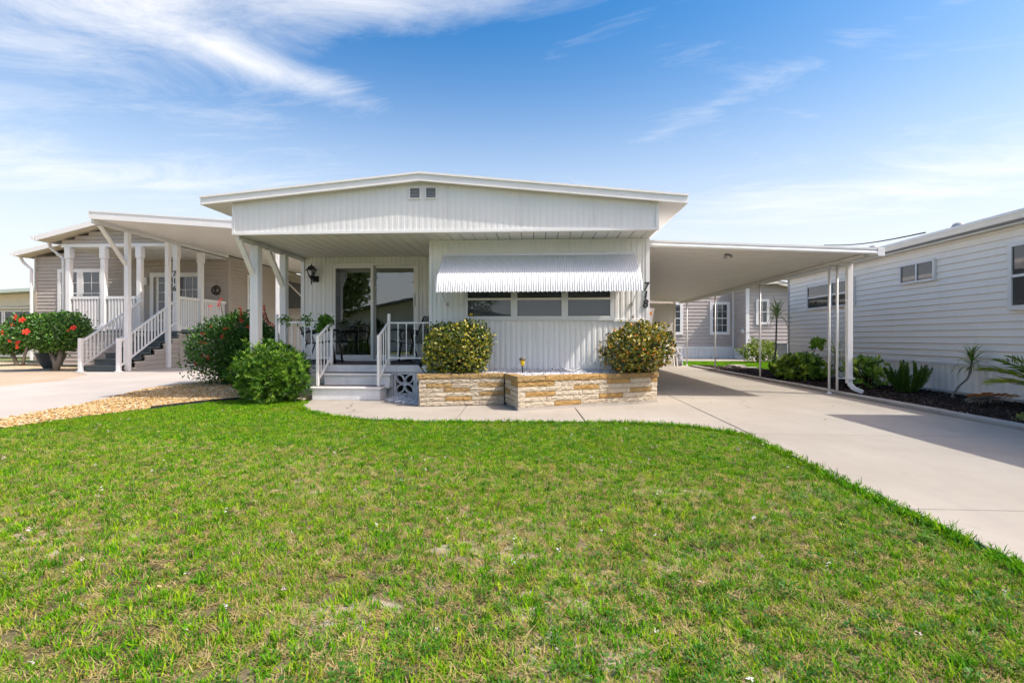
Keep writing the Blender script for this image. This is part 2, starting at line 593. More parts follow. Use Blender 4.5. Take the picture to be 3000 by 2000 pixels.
def box(name, mat, parent, x0, x1, y0, y1, z0, z1, bevel=0.0):
    return MB().box(x0, x1, y0, y1, z0, z1).build(name, mat, parent, False, bevel)

# ------------------------------------------------------------------ ground, paving, beds
def sheet(name, poly, z, mat):
    m = bpy.data.meshes.new(name)
    m.from_pydata([(x, y, z) for x, y in poly], [], [tuple(range(len(poly)))])
    m.update()
    return struct(put(name, m, mat))


sheet('ground', [(-400, -400), (400, -400), (400, 400), (-400, 400)], -0.07, 'far_ground')
WALK = [(-3.86, 8.15), (-3.84, 7.95), (-3.72, 7.68), (-3.45, 7.34), (-2.96, 6.92), (-2.37, 6.62), (-1.7, 6.50)]
BEND = [(0.91, 6.58), (1.25, 6.54), (1.6, 6.42), (1.9, 6.22), (2.12, 5.99), (2.25, 5.80)]
LAWN = ([(2.25, -2.5), (2.235, 2.5), (2.245, 4.0), (2.26, 5.7)] + BEND[::-1] + [(-0.4, 6.53), (-1.13, 6.50)] + WALK[::-1]
        + [(-3.92, 8.62), (-4.5, 8.78), (-5.26, 8.70), (-5.66, 8.22), (-6.30, 6.66), (-6.47, 5.74), (-6.6, 4.0), (-6.8, -2.5)])
lawn = sheet('lawn', LAWN, -0.032, 'lawn_soil')


def slab(parent, poly, mat, z=0.0, name='slab', gap=0.011, th=0.09):
    cx = sum(p[0] for p in poly) / len(poly)
    cy = sum(p[1] for p in poly) / len(poly)
    q = []
    for x, y in poly:
        L = math.hypot(x - cx, y - cy)
        q.append((x + (cx - x) * gap / L, y + (cy - y) * gap / L))
    return MB().prism(q, z - th, z).build(name, mat, parent, False, 0.006)


drive = bpy.data.objects.new('driveway', None)
drive.location = (3.9, 9.0, 0)
link(drive); struct(drive)
sheet('paving_bed', [(-3.7, 8.9), (-3.3, 7.5), (-1.5, 6.7), (0.9, 6.75), (2.35, 5.7), (2.3, -6), (5.4, -6), (5.4, 21), (1.9, 21), (1.9, 9)], -0.045, 'soil_dark')
ys = [-6.0, -2.6, 0.6, 3.33, 5.82, 9.75, 13.65, 17.3, 21.2]
for i in range(len(ys) - 1):
    a, b = ys[i], ys[i + 1]
    xa = 2.235 if a < 5.7 else 2.30
    xb = 2.26 if b < 5.9 else 2.33
    slab(drive, [(xa, a), (5.5, a), (5.5, b), (xb, b)], 'concrete_drive')
slab(drive, [(2.33, 9.75), (2.33, 21.2), (1.80, 21.2), (1.80, 9.12)], 'concrete_drive')

walk = bpy.data.objects.new('footpath', None)
walk.location = (-0.6, 7.4, 0)
link(walk); struct(walk)
slab(walk, WALK + [(-1.13, 6.50), (-1.24, 9.05), (-4.0, 9.05), (-3.95, 8.5)], 'concrete_drive')
slab(walk, [(-1.13, 6.50), (-0.4, 6.53), (0.54, 6.57), (0.44, 9.05), (-1.24, 9.05)], 'concrete_drive')
slab(walk, [(0.54, 6.57)] + BEND + [(2.295, 5.82), (2.33, 9.75), (1.80, 9.1), (0.44, 9.05)], 'concrete_drive')

kerb = bpy.data.objects.new('garden_kerb', None)
kerb.location = (5.6, 9, 0)
link(kerb); struct(kerb)
yk = -3.0
random.seed(5)
while yk < 19.5:
    y2 = yk + 1.5
    MB().box(5.505, 5.69 + random.uniform(-.006, .006), yk + 0.004, y2 - 0.004, -0.1, 0.055 + random.uniform(-.004, .004)).build('kerb_section', 'concrete_kerb', kerb, False, 0.018)
    yk = y2
MULCH = [(5.69, -3), (7.52, -3), (7.52, 15.8), (7.2, 18.2), (6.2, 19.6), (5.69, 19.4)]
mulch = sheet('mulch_bed', MULCH, 0.012, 'soil_dark')
rear = sheet('rear_lawn', [(5.6, 19.45), (6.2, 19.66), (7.25, 18.3), (7.6, 16.9), (30, 16.9), (30, 24.2), (5.3, 24.2)], -0.03, 'lawn_soil')
slab_r = MB().box(5.35, 30, 24.2, 27.4, -0.1, 0.0).build('rear_path', 'concrete_drive')
struct(slab_r)

PEB = [(-6.9, 4.6), (-6.55, 4.6), (-6.47, 5.74), (-6.30, 6.70), (-5.66, 8.27), (-5.26, 8.76), (-4.5, 8.86), (-4.0, 8.7), (-4.0, 9.2), (-5.06, 9.3), (-5.07, 13.5),
       (-8.3, 13.5), (-8.33, 12.04), (-8.35, 10.33), (-7.46, 7.94), (-7.16, 6.35)]
pebbles = sheet('pebble_bed', PEB, -0.022, 'soil_dark')
NDRV = [(-6.6, -6), (-6.9, 4.6), (-7.16, 6.35), (-7.46, 7.94), (-8.35, 10.33), (-8.33, 12.04), (-8.3, 36), (-13.38, 36), (-13.38, 15.3), (-14.8, 15.3), (-13.2, 14.1), (-11.97, 12.0), (-11.85, 10.5), (-11.2, 8), (-10.6, -6)]
struct(MB().prism(NDRV, -0.1, 0.0).build('neighbour_driveway', 'concrete_neighbour', None, False, 0.01))
struct(MB().prism([(-11.87, 10.5), (-11.99, 12.0), (-13.22, 14.1), (-14.82, 15.3), (-14.82, 16.2), (-17.0, 16.6), (-22, 16.2), (-22, 8.5), (-11.3, 8.5)], -0.1, -0.006).build('patio', 'patio', None, False, 0.01))

m_, t_, b_ = new_mat('pebble_sheet')
v_ = t_.n('ShaderNodeTexVoronoi', ins={'Scale': 16.0})
t_.l(pos(t_), v_.inputs['Vector'])
c_ = t_.ramp(t_.n('ShaderNodeSeparateColor', ins={0: v_.outputs['Color']}).outputs[0], [(0.0, (0.45, 0.28, 0.12)), (0.5, (0.60, 0.45, 0.25)), (1.0, (0.62, 0.55, 0.44))])
t_.l(c_, b_.inputs['Base Color'])
b_.inputs['Roughness'].default_value = 0.9
t_.l(t_.n('ShaderNodeBump', ins={'Strength': 0.8, 'Distance': 0.03, 'Height': v_.outputs['Distance'], 'Filter Width': 0.1}, invert=True).outputs[0], b_.inputs['Normal'])
sheet('gravel_bed', [(-17.0, 16.6), (-14.7, 16.3), (-14.7, 18.3), (-17.9, 18.3), (-22, 21.0), (-40, 26), (-40, 12), (-22, 15.8), (-22, 16.2)], -0.02, 'pebble_sheet')
# the street behind the photographer, seen only in the glass
sheet('street', [(-60, -13), (60, -13), (60, -6.6), (-60, -6.6)], -0.05, 'asphalt')

# ------------------------------------------------------------------ the white mobile home
YG, YW, YD, YK = 8.11, 8.78, 10.51, 9.11      # gable face, front room wall, porch back wall, deck edge
XL, XB, XR = -5.07, -1.95, 1.79               # left side, inner corner, right side
ZS = 2.75                                     # soffit height
DECK = 0.575
home = thing('mobile_home', 'white ribbed metal mobile home with low gable over porch and window awning, number 718', 'house', (-1.6, 12, 0))


def ribbed(x0, x1, y, zb, zt, pitch=0.0925, d=0.009, axis='x'):
    """vertical ribbed sheet; ribs stand proud towards the street"""
    mb = MB()
    n = max(1, round((x1 - x0) / pitch))
    w = (x1 - x0) / n
    st = []
    for i in range(n):
        for f, o in ((0.0, 0), (0.30, 0), (0.40, 1), (0.88, 1), (0.98, 0)):
            st.append((x0 + (i + f) * w, -d * o))
    st.append((x1, 0))
    zt = zt if callable(zt) else (lambda q, z=zt: z)
    o = 0
    for x, dy in st:
        if axis == 'x':
            mb.v += [(x, y + dy, zb), (x, y + dy, zt(x))]
        else:
            mb.v += [(y + dy, x, zb), (y + dy, x, zt(x))]
    for i in range(len(st) - 1):
        mb.f.append((2 * i, 2 * i + 2, 2 * i + 3, 2 * i + 1))
    return mb


RP = (-1.95, 3.690)     # ridge, front edge of roof
def roof_z(x, off=0.0):
    return (RP[1] + (x - RP[0]) * 0.0905 if x < RP[0] else RP[1] - (x - RP[0]) * 0.1010) + off


XE0, XE1 = -5.55, 2.22   # eaves
# gable face: separate sheets
edges = [XL + 0.03, -3.90, -2.70, -1.52, -0.36, 0.80, XR - 0.0]
for a, b in zip(edges, edges[1:]):
    ribbed(a + 0.002, b - 0.002, YG, ZS + 0.035, lambda x: roof_z(x, -0.10), 0.098, 0.0022).build('gable_panel', 'white_wall', home)
box('corner_trim', 'white_trim', home, XL - 0.012, XL + 0.032, YG - 0.016, YG + 0.05, ZS, roof_z(XL) - 0.10)
box('corner_trim', 'white_trim', home, XR - 0.032, XR + 0.014, YG - 0.016, YG + 0.05, ZS, roof_z(XR) - 0.10)
box('gable_sill', 'white_trim', home, XL + 0.033, XR - 0.033, YG - 0.02, YG + 0.06, ZS - 0.004, ZS + 0.036)
MB().extr([(XL + .02, ZS + .03), (XR - .01, ZS + .03), (XR - .01, roof_z(XR) - .1), (RP[0], RP[1] - .1), (XL + .02, roof_z(XL) - .1)], 'y', YG + 0.02, YG + 0.12).build('gable_core', 'white_wall', home)
# side boards of the overhang
box('side_board', 'white_wall', home, XL, XL + 0.05, YG + 0.051, YD, ZS + 0.004, roof_z(XL) - 0.09)
box('side_board', 'white_wall', home, XR - 0.05, XR, YG + 0.051, YW - 0.02, ZS + 0.004, roof_z(XR) - 0.09)
# gable vents
for x in (-2.045, -1.785):
    v = MB()
    for s in (-0.093, 0.078):
        v.box(x + s, x + s + 0.015, YG - 0.028, YG + 0.01, 3.285, 3.475)
    for z in (3.285, 3.46):
        v.box(x - 0.078, x + 0.078, YG - 0.028, YG + 0.01, z, z + 0.015)
    vo = v.build('gable_vent', 'white_trim', home)
    for k in range(7):
        z = 3.302 + k * 0.0225
        MB().extr([(YG - 0.022, z), (YG - 0.006, z + 0.019), (YG - 0.004, z + 0.017), (YG - 0.019, z - 0.002)], 'x', x - 0.078, x + 0.078).build('louvre', 'vent_grey', vo)
    box('vent_back', 'dark_frame', vo, x - 0.078, x + 0.078, YG - 0.0045, YG - 0.0037, 3.30, 3.46)

# roof
YR0, YR1 = 7.985, 21.0
def strip(x0, x1, o0, o1, y0, y1):
    return MB().add([(x0, y0, roof_z(x0, o0)), (x1, y0, roof_z(x1, o0)), (x1, y1, roof_z(x1, o0)), (x0, y1, roof_z(x0, o0)),
                     (x0, y0, roof_z(x0, o1)), (x1, y0, roof_z(x1, o1)), (x1, y1, roof_z(x1, o1)), (x0, y1, roof_z(x0, o1))],
                    [(3, 2, 1, 0), (4, 5, 6, 7), (0, 1, 5, 4), (1, 2, 6, 5), (2, 3, 7, 6), (3, 0, 4, 7)])
for a, b in ((XE0, RP[0] - 0.001), (RP[0] + 0.001, XE1)):
    rf = strip(a, b, -0.075, -0.012, YR0 + 0.045, YR1).build('roof', 'roof_white', home)
    strip(a, b, -0.128, -0.034, YR0 + 0.012, YR0 + 0.043).build('fascia', 'white_trim', rf)
    strip(a - 0.012 * (a == XE0), b + 0.012 * (b == XE1), -0.033, 0.0, YR0 - 0.008, YR0 + 0.05).build('drip_edge', 'white_trim', rf)
    strip(a, b, -0.142, -0.129, YR0 + 0.004, YR0 + 0.065).build('fascia_lip', 'white_trim', rf)
    strip(max(a, XL - .001) if a < XL else a, b, -0.100, -0.088, YR0 + 0.066, YG + 0.03).build('rake_soffit', 'soffit_white', rf)
box('eave_fascia', 'white_trim', home, XE0 - 0.012, XE0 + 0.01, YR0 + 0.05, YR1, roof_z(XE0) - 0.135, roof_z(XE0) - 0.02)
box('eave_fascia', 'white_trim', home, XE1 - 0.01, XE1 + 0.012, YR0 + 0.05, YR1, roof_z(XE1) - 0.135, roof_z(XE1) - 0.02)
strip(XE0 + .011, XL + .01, -0.132, -0.12, YR0 + 0.07, YR1).build('eave_soffit', 'soffit_white', home)
strip(XR - .01, XE1 - .011, -0.132, -0.12, YR0 + 0.07, YR1).build('eave_soffit', 'soffit_white', home)
box('roof_beam', 'vent_grey', home, XR + .001, XR + .03, YG + .06, YR1 - .1, roof_z(XR) - 0.215, roof_z(XR) - 0.136)
box('roof_beam', 'vent_grey', home, XL - .03, XL - .001, YG + .06, YR1 - .1, roof_z(XL) - 0.215, roof_z(XL) - 0.136)

# soffit and porch ceiling boards, each board its own piece
bw = 0.2
x = XL + 0.06
while x < XR - 0.02:
    x2 = min(x + bw, XR - 0.01)
    if x < XB < x2:
        x2 = XB
    if x2 - x > 0.02:
        back = YD - 0.012 if x < XB - 0.01 else YW - 0.012
        MB().extr([(x + 0.005, ZS + 0.022), (x + 0.005, ZS + 0.006), (x + 0.011, ZS), (x2 - 0.011, ZS), (x2 - 0.005, ZS + 0.006), (x2 - 0.005, ZS + 0.022)],
                  'y', YG + 0.062, back).build('ceiling_board', 'soffit_white', home)
    x = x2
box('ceiling_backing', 'dark_frame', home, XL + 0.06, XR - 0.01, YG + 0.125, YD - 0.02, ZS + 0.024, ZS + 0.04)

# body walls
box('wall_core', 'white_wall', home, XL, XL + 0.1, YD + 0.02, 20.4, 0.02, roof_z(XL) - 0.136)
box('wall_core', 'white_wall', home, XR - 0.1, XR, YW + 0.03, 20.4, 0.02, roof_z(XR) - 0.136)
box('wall_core', 'white_wall', home, XB, XB + 0.09, YW + 0.03, YD + 0.1, 0.02, ZS + 0.02)
box('wall_core', 'white_wall', home, XL + 0.1, XR - 0.1, 20.3, 20.4, 0.02, 3.0)
ribbed(YW + 0.02, YD - 0.01, XB, DECK, ZS, axis='y').build('wall_panel', 'white_wall', home)
# front room wall with the window opening -1.36..1.20 x 1.37..2.25
WX0, WX1, WZ0, WZ1 = -1.355, 1.195, 1.372, 2.26
for a, b in ((XB + 0.03, WX0), (WX1, XR - 0.045)):
    ribbed(a, b, YW, WZ0, WZ1).build('wall_panel', 'white_wall', home)
xs = [XB + 0.03, -1.04, -0.115, 0.81, XR - 0.045]
for a, b in zip(xs, xs[1:]):
    ribbed(a + 0.001, b - 0.001, YW, WZ1, ZS - 0.03).build('wall_panel', 'white_wall', home)
    ribbed(a + 0.001, b - 0.001, YW, 0.05, WZ0 - 0.001).build('wall_panel', 'white_wall', home)
c = MB()
c.box(XB + 0.005, WX0, YW + 0.012, YW + 0.1, 0.02, ZS).box(WX1, XR - 0.005, YW + 0.012, YW + 0.1, 0.02, ZS)
c.box(WX0, WX1, YW + 0.012, YW + 0.1, 0.02, WZ0).box(WX0, WX1, YW + 0.012, YW + 0.1, WZ1, ZS)
c.build('wall_core', 'white_wall', home)
box('corner_trim', 'white_trim', home, XR - 0.052, XR + 0.012, YW - 0.018, YW + 0.06, 0.03, ZS - 0.003)
box('corner_trim', 'white_trim', home, XB - 0.012, XB + 0.036, YW - 0.018, YW + 0.06, 0.03, ZS - 0.003)
box('head_trim', 'white_trim', home, XB + 0.037, XR - 0.053, YW - 0.016, YW + 0.01, ZS - 0.038, ZS - 0.003)
box('wall_ledge', 'white_trim', home, WX1 + 0.012, XR - 0.055, YW - 0.03, YW + 0.004, 1.335, 1.378)
# window: three awning sashes
for i, (a, b) in enumerate(((-1.29, -0.545), (-0.435, 0.32), (0.43, 1.185 - 0.045))):
    w = MB()
    w.box(a - 0.05, a, YW - 0.028, YW + 0.03, WZ0 + 0.004, WZ1 - 0.004).box(b, b + 0.05, YW - 0.028, YW + 0.03, WZ0 + 0.004, WZ1 - 0.004)
    w.box(a, b, YW - 0.028, YW + 0.03, WZ0 + 0.004, WZ0 + 0.042).box(a, b, YW - 0.028, YW + 0.03, WZ1 - 0.044, WZ1 - 0.004)
    wo = w.build('window', 'aluminium', home, False, 0.003)
    box('sash_rail', 'white_trim', wo, a, b, YW - 0.032, YW + 0.02, 1.712, 1.745)
    box('sash_rail', 'white_trim', wo, a + 0.001, b - 0.001, YW - 0.026, YW + 0.0, WZ0 + 0.043, WZ0 + 0.062)
    for z0, z1 in ((WZ0 + 0.063, 1.711), (1.746, WZ1 - 0.045)):
        box('pane', 'glass_dim', wo, a, b, YW - 0.004, YW + 0.0, z0, z1)
    bl = MB()
    z = WZ0 + 0.03
    while z < WZ1:
        bl.extr([(YW + 0.06, z), (YW + 0.078, z + 0.022), (YW + 0.080, z + 0.020), (YW + 0.062, z - 0.002)], 'x', a - 0.01, b + 0.01)
        z += 0.026
    bl.build('blind', 'blind', wo)
    box('blind_back', 'interior_wall', wo, a - 0.04, b + 0.04, YW + 0.10, YW + 0.11, WZ0, WZ1)
    if i == 0:
        st = box('sticker', 'black_iron', wo, a + 0.012, a + 0.105, YW - 0.007, YW - 0.0045, WZ0 + 0.068, WZ0 + 0.135)
        box('sticker_print', 'yellow_lens', st, a + 0.032, a + 0.085, YW - 0.0095, YW - 0.0075, WZ0 + 0.08, WZ0 + 0.115)
for x in (-0.49, 0.375):
    box('mullion', 'aluminium', home, x - 0.012, x + 0.012, YW - 0.04, YW + 0.01, WZ0 + 0.002, WZ1)
mb = MB().box(WX0 - .006, WX0 + .013, YW - .02, YW + .02, WZ0 - .01, WZ1 + .02).box(WX1 - .005, WX1 + .014, YW - .02, YW + .02, WZ0 - .01, WZ1 + .02)
mb.box(WX0 + .013, WX1 - .005, YW - .036, YW + .02, WZ0 - .014, WZ0 + .003)
mb.build('window_surround', 'aluminium', home)

# porch back wall with sliding door
DX0, DX1, DZ0, DZ1 = -4.455, -2.57, 0.585, 2.63
ribbed(XL + 0.05, DX0, YD, DECK, ZS).build('wall_panel', 'white_wall', home)
ribbed(DX1, XB, YD, DECK, ZS).build('wall_panel', 'white_wall', home)
ribbed(DX0, DX1, YD, DZ1, ZS).build('wall_panel', 'white_wall', home)
box('corner_trim', 'white_trim', home, XL - 0.012, XL + 0.06, YD - 0.02, YD + 0.019, DECK, ZS)
MB().box(XL + 0.1, DX0, YD + 0.012, YD + 0.1, 0.3, ZS).box(DX1, XB, YD + 0.012, YD + 0.1, 0.3, ZS).box(DX0, DX1, YD + 0.012, YD + 0.1, DZ1, ZS).box(DX0, DX1, YD + 0.012, YD + 0.1, 0.3, DZ0).build('wall_core', 'white_wall', home)
fr = MB().box(DX0, DX0 + 0.06, YD - 0.03, YD + 0.09, DZ0, DZ1).box(DX1 - 0.06, DX1, YD - 0.03, YD + 0.09, DZ0, DZ1)
fr.box(DX0 + .06, DX1 - .06, YD - 0.03, YD + 0.09, DZ1 - 0.055, DZ1).box(DX0 + .06, DX1 - .06, YD - 0.03, YD + 0.09, DZ0, DZ0 + 0.03)
door = fr.build('sliding_door', 'white_trim', home, False, 0.004)
for a, b, y, fm in ((-4.39, -3.53, YD - 0.006, 'white_trim'), (-3.545, -2.635, YD + 0.045, 'white_trim')):
    s = MB().box(a, a + 0.055, y - 0.02, y + 0.02, DZ0 + .032, DZ1 - .057).box(b - 0.055, b, y - 0.02, y + 0.02, DZ0 + .032, DZ1 - .057)
    s.box(a + .055, b - .055, y - 0.02, y + 0.02, DZ0 + .032, DZ0 + .125).box(a + .055, b - .055, y - 0.02, y + 0.02, DZ1 - .11, DZ1 - .057)
    so = s.build('door_panel', fm, home, False, 0.003)
    box('pane', 'glass', so, a + 0.055, b - 0.055, y - 0.003, y + 0.003, DZ0 + 0.125, DZ1 - 0.11)
box('door_handle', 'white_trim', home, -2.68, -2.655, YD - 0.03, YD + 0.02, 1.72, 1.98)
box('screen_track', 'vent_grey', home, -3.53, -3.50, YD - 0.012, YD + 0.02, DZ0 + .032, DZ1 - .057)
# the room behind the glass
rm = MB()
rm.box(XL + 0.1, XR - 0.1, 15.2, 15.3, 0.5, 2.76).box(XL + .1, XL + .14, YD + .1, 15.2, .5, 2.76)
rm.build('inner_wall', 'interior_wall', home)
box('inner_floor', 'interior_floor', home, XL + 0.1, XR - 0.1, YD + 0.11, 15.2, 0.48, 0.58)
box('inner_ceiling', 'interior_wall', home, XL + 0.1, XR - 0.1, YD + 0.11, 15.2, 2.70, 2.76)
tb = thing('dining_table', 'wooden pedestal table indoors behind the sliding glass door', 'table', (-3.95, 11.5, 0.58))
MB().lathe([(0.42, 0.72), (0.44, 0.735), (0.42, 0.75)], (-3.95, 11.5, 0.58), 24).build('table_top', 'wood', tb)
MB().lathe([(0.22, 0.0), (0.2, 0.05), (0.07, 0.10), (0.06, 0.6), (0.12, 0.719)], (-3.95, 11.5, 0.58), 14).build('pedestal', 'wood', tb)

# posts and braces at the porch edge
def fluted(x, y, z0, z1, w=0.145):
    mb = MB().box(x - w / 2, x + w / 2, y - w / 2, y + w / 2, z0, z1)
    for s in (-0.32, 0.0, 0.32):
        mb.box(x + s * w - 0.012, x + s * w + 0.012, y - w / 2 - 0.006, y - w / 2 - 0.0005, z0, z1)
        mb.box(x - w / 2 - 0.006, x - w / 2 - 0.0005, y + s * w - 0.012, y + s * w + 0.012, z0, z1)
    return mb
fluted(-5.01, 8.68, 0.0, ZS - 0.085).build('porch_post', 'white_trim', home)
fluted(-4.985, 9.60, DECK, ZS - 0.085, 0.12).build('porch_post', 'white_trim', home)
box('beam', 'white_trim', home, XL + 0.002, XL + 0.058, YG + 0.062, YD - 0.022, ZS - 0.084, ZS - 0.0045)
MB().bar((-5.03, 8.20, ZS - 0.06), (-5.03, 8.63, ZS - 0.60), 0.045, 0.085, (1, 0, 0)).build('brace', 'white_trim', home)
MB().bar((-4.985, 9.0, ZS - 0.08), (-4.985, 9.545, ZS - 0.68), 0.06, 0.09, (1, 0, 0)).build('brace', 'white_trim', home)

# house number 718
def digit(ch, size, loc, parent, mat='black_iron', shear=0.18, wide=1.0):
    cu = bpy.data.curves.new('digit', 'FONT')
    cu.body = ch
    cu.size = size
    cu.extrude = 0.006
    cu.shear = shear
    cu.offset = 0.004
    cu.align_x = 'CENTER'
    o = bpy.data.objects.new('tmp', cu)
    scene.collection.objects.link(o)
    bpy.context.view_layer.update()
    me = bpy.data.meshes.new_from_object(o.evaluated_get(bpy.context.evaluated_depsgraph_get()))
    bpy.data.objects.remove(o)
    me.transform(Matrix.Translation(loc) @ Matrix.Rotation(R(90), 4, 'X') @ Matrix.Scale(wide, 4, (1, 0, 0)))
    me.materials.clear()
    return put('digit', me, mat, parent)
for ch, z, dx in (('7', 1.868, 0.004), ('1', 1.722, -0.004), ('8', 1.576, -0.008)):
    digit(ch, 0.190, (1.735 + dx, YW - 0.026, z), home, shear=0.14, wide=0.92)

# ------------------------------------------------------------------ window awning
aw = thing('window_awning', 'white corrugated metal awning with scalloped edge over the front window', 'awning', (-0.07, YW, 1.77))
AX0, AX1 = -1.705, 1.555
NS = 43
pitch = (AX1 - AX0) / NS
PROF = [(0.03, 2.465), (0.20, 2.345), (0.36, 2.232), (0.50, 2.135), (0.585, 2.06), (0.645, 1.98), (0.685, 1.89), (0.705, 1.80)]
def slat_mesh():
    mb = MB()
    cs = [0.0, 0.06, 0.16, 0.26, 0.36, 0.44, 0.5, 0.56, 0.66, 0.76, 0.86, 0.94, 1.0]
    for i, (yo, z) in enumerate(PROF):
        p0, p1 = PROF[max(i - 1, 0)], PROF[min(i + 1, len(PROF) - 1)]
        tx, tz = p1[0] - p0[0], p1[1] - p0[1]
        L = math.hypot(tx, tz)
        nx, nz = -tz / L, tx / L
        for q in cs:
            h = 0.0145 * abs(math.sin(2 * math.pi * q)) ** 0.8
            zz = z - (0.016 * math.sin(math.pi * q) if i == len(PROF) - 1 else 0)
            mb.v.append((q * pitch, -(yo + nx * h), zz + nz * h))
    n = len(cs)
    for i in range(len(PROF) - 1):
        for k in range(n - 1):
            mb.f.append((i * n + k, i * n + k + 1, (i + 1) * n + k + 1, (i + 1) * n + k)[::-1])
    me = mb.mesh('slat')
    me.polygons.foreach_set('use_smooth', [True] * len(me.polygons))
    me.materials.append(MATS['awning_white'])
    return me
sm = slat_mesh()
for k in range(NS):
    put('slat', sm, None, aw, loc=(AX0 + k * pitch, YW, 0))
box('top_rail', 'aluminium', aw, AX0 - 0.01, AX1 + 0.0, YW - 0.05, YW - 0.011, 2.468, 2.495)
box('hanger_rail', 'white_trim', aw, AX0 + 0.01, AX1 - 0.02, YW - 0.022, YW - 0.0095, 2.496, 2.525)
for x in (AX0 + 0.06, AX1 - 0.05):
    MB().tube([(x, YW - 0.02, 1.64), (x, YW - 0.66, 1.86)], 0.009, 6).build('arm', 'aluminium', aw)
    MB().box(x - 0.02, x + 0.02, YW - 0.035, YW - 0.011, 1.615, 1.67).build('arm_bracket', 'vent_grey', aw)
for x in (AX0 + 0.005, AX1 - 0.005):
    e = MB()
    for (y0, z0), (y1, z1) in zip(PROF, PROF[1:]):
        e.bar((x, YW - y0, z0 - .004), (x, YW - y1, z1 - .004), 0.006, 0.02, (1, 0, 0))
    e.build('end_strip', 'awning_white', aw)

# ------------------------------------------------------------------ deck, steps, railings
deck = thing('porch_deck', 'raised concrete porch slab with white painted edge behind the steps', 'porch', (-3.5, 9.8, 0))
box('deck_slab', 'step_paint', deck, XL + 0.03, XB - 0.013, YK, YD - 0.021, DECK - 0.13, DECK - 0.004, 0.006)
box('deck_carpet', 'carpet', deck, XL + 0.04, XB - 0.02, YK + 0.012, YD - 0.035, DECK - 0.003, DECK + 0.004)
box('deck_base', 'soil_dark', deck, XL + 0.3, XB - 0.02, YK + 0.25, YD - 0.03, -0.02, DECK - 0.131)
box('deck_face', 'step_paint', deck, XL + 0.05, -2.70, YK + 0.015, YK + 0.09, -0.02, DECK - 0.132)
# patterned screen blocks below the deck
def screen_block(x0, w, z0, h):
    y0, y1 = YK + 0.02, YK + 0.12
    mb = MB().box(x0, x0 + 0.03, y0, y1, z0, z0 + h).box(x0 + w - 0.03, x0 + w, y0, y1, z0, z0 + h)
    mb.box(x0 + .03, x0 + w - .03, y0 + .001, y1, z0, z0 + .028).box(x0 + .03, x0 + w - .03, y0 + .001, y1, z0 + h - .028, z0 + h)
    cx, cz = x0 + w / 2, z0 + h / 2
    for sx in (-1, 1):
        for sz in (-1, 1):
            for side in (-1, 1):
                pts = []
                for k in range(7):
                    q = k / 6
                    bx_, bz_ = sx * (w / 2 - 0.03) * q, sz * (h / 2 - 0.03) * q
                    L = math.hypot(w / 2, h / 2)
                    nx, nz = -sz * (h / 2) / L * side, sx * (w / 2) / L * side
                    o = 0.062 * math.sin(math.pi * q)
                    pts.append((cx + bx_ + nx * o, cz + bz_ + nz * o))
                for (a, b), (c_, d_) in zip(pts, pts[1:]):
                    mb.bar((a, (y0 + y1) / 2 + .002, b), (c_, (y0 + y1) / 2 + .002, d_), y1 - y0 - .004, 0.024, (c_ - a and -(d_ - b) or 1, 0, (c_ - a)))
    mb.box(cx - .035, cx + .035, y0 + .002, y1 - .002, cz - .035, cz + .035)
    mb.build('screen_block', 'step_paint', deck)
screen_block(-2.688, 0.385, 0.03, 0.405)
screen_block(-2.296, 0.33, 0.03, 0.405)

steps = thing('porch_steps', 'two broad white painted concrete steps up to the porch', 'steps', (-3.38, 8.8, 0))
def step(x0, x1, y0, y1, z0, z1):
    so = MB().box(x0 + .03, x1 - .03, y0 + .03, y1, z0, z1 - 0.05).build('riser', 'step_paint', steps, False, 0.006)
    MB().box(x0, x1, y0, y1 + 0.0, z1 - 0.051, z1 - 0.006).build('nosing', 'step_paint', steps, False, 0.018)
    MB().box(x0 + .02, x1 - .02, y0 + .025, y1 - .002, z1 - 0.005, z1).build('tread', 'step_tread', steps)
step(-3.99, -2.74, 8.55, 8.99, 0.0, 0.235)
step(-3.90, -2.66, 8.83, YK - 0.005, 0.18, 0.445)


def railing(name, label, posts, rails, bal, mat='white_metal', br=0.008):
    p0 = posts[0]
    r = thing(name, label, 'railing', (p0[0], p0[1], p0[2]), 'white metal porch railings')
    for (x, y, z0, z1) in posts:
        MB().box(x - 0.022, x + 0.022, y - 0.022, y + 0.022, z0, z1).build('post', mat, r, False, 0.003)
    for a, b in rails:
        MB().bar(a, b, 0.032, 0.028).build('rail', mat, r)
    for (x, y, z0, z1) in bal:
        MB().box(x - br, x + br, y - br, y + br, z0, z1).build('baluster', mat, r)
    return r
ZT, ZB = 1.345, 0.70
yk = YK + 0.03
railing('porch_railing', 'white metal railing on the porch edge left of the steps, behind the round bush', [(-4.88, yk, DECK, 1.50), (-3.85, yk, DECK, 1.50)],
        [((-4.85, yk, ZT), (-3.87, yk, ZT)), ((-4.85, yk, ZB), (-3.87, yk, ZB))], [(-4.85 + 0.124 * k, yk, ZB, ZT) for k in range(1, 8)])
railing('porch_railing', 'white metal railing on the porch edge between steps and front room wall', [(-2.785, yk, DECK, 1.50)],
        [((-2.76, yk, 1.335), (XB - 0.02, yk, 1.335)), ((-2.76, yk, 0.70), (XB - 0.02, yk, 0.70))], [(-2.77 + 0.153 * k, yk, 0.70, 1.335) for k in range(1, 6)])
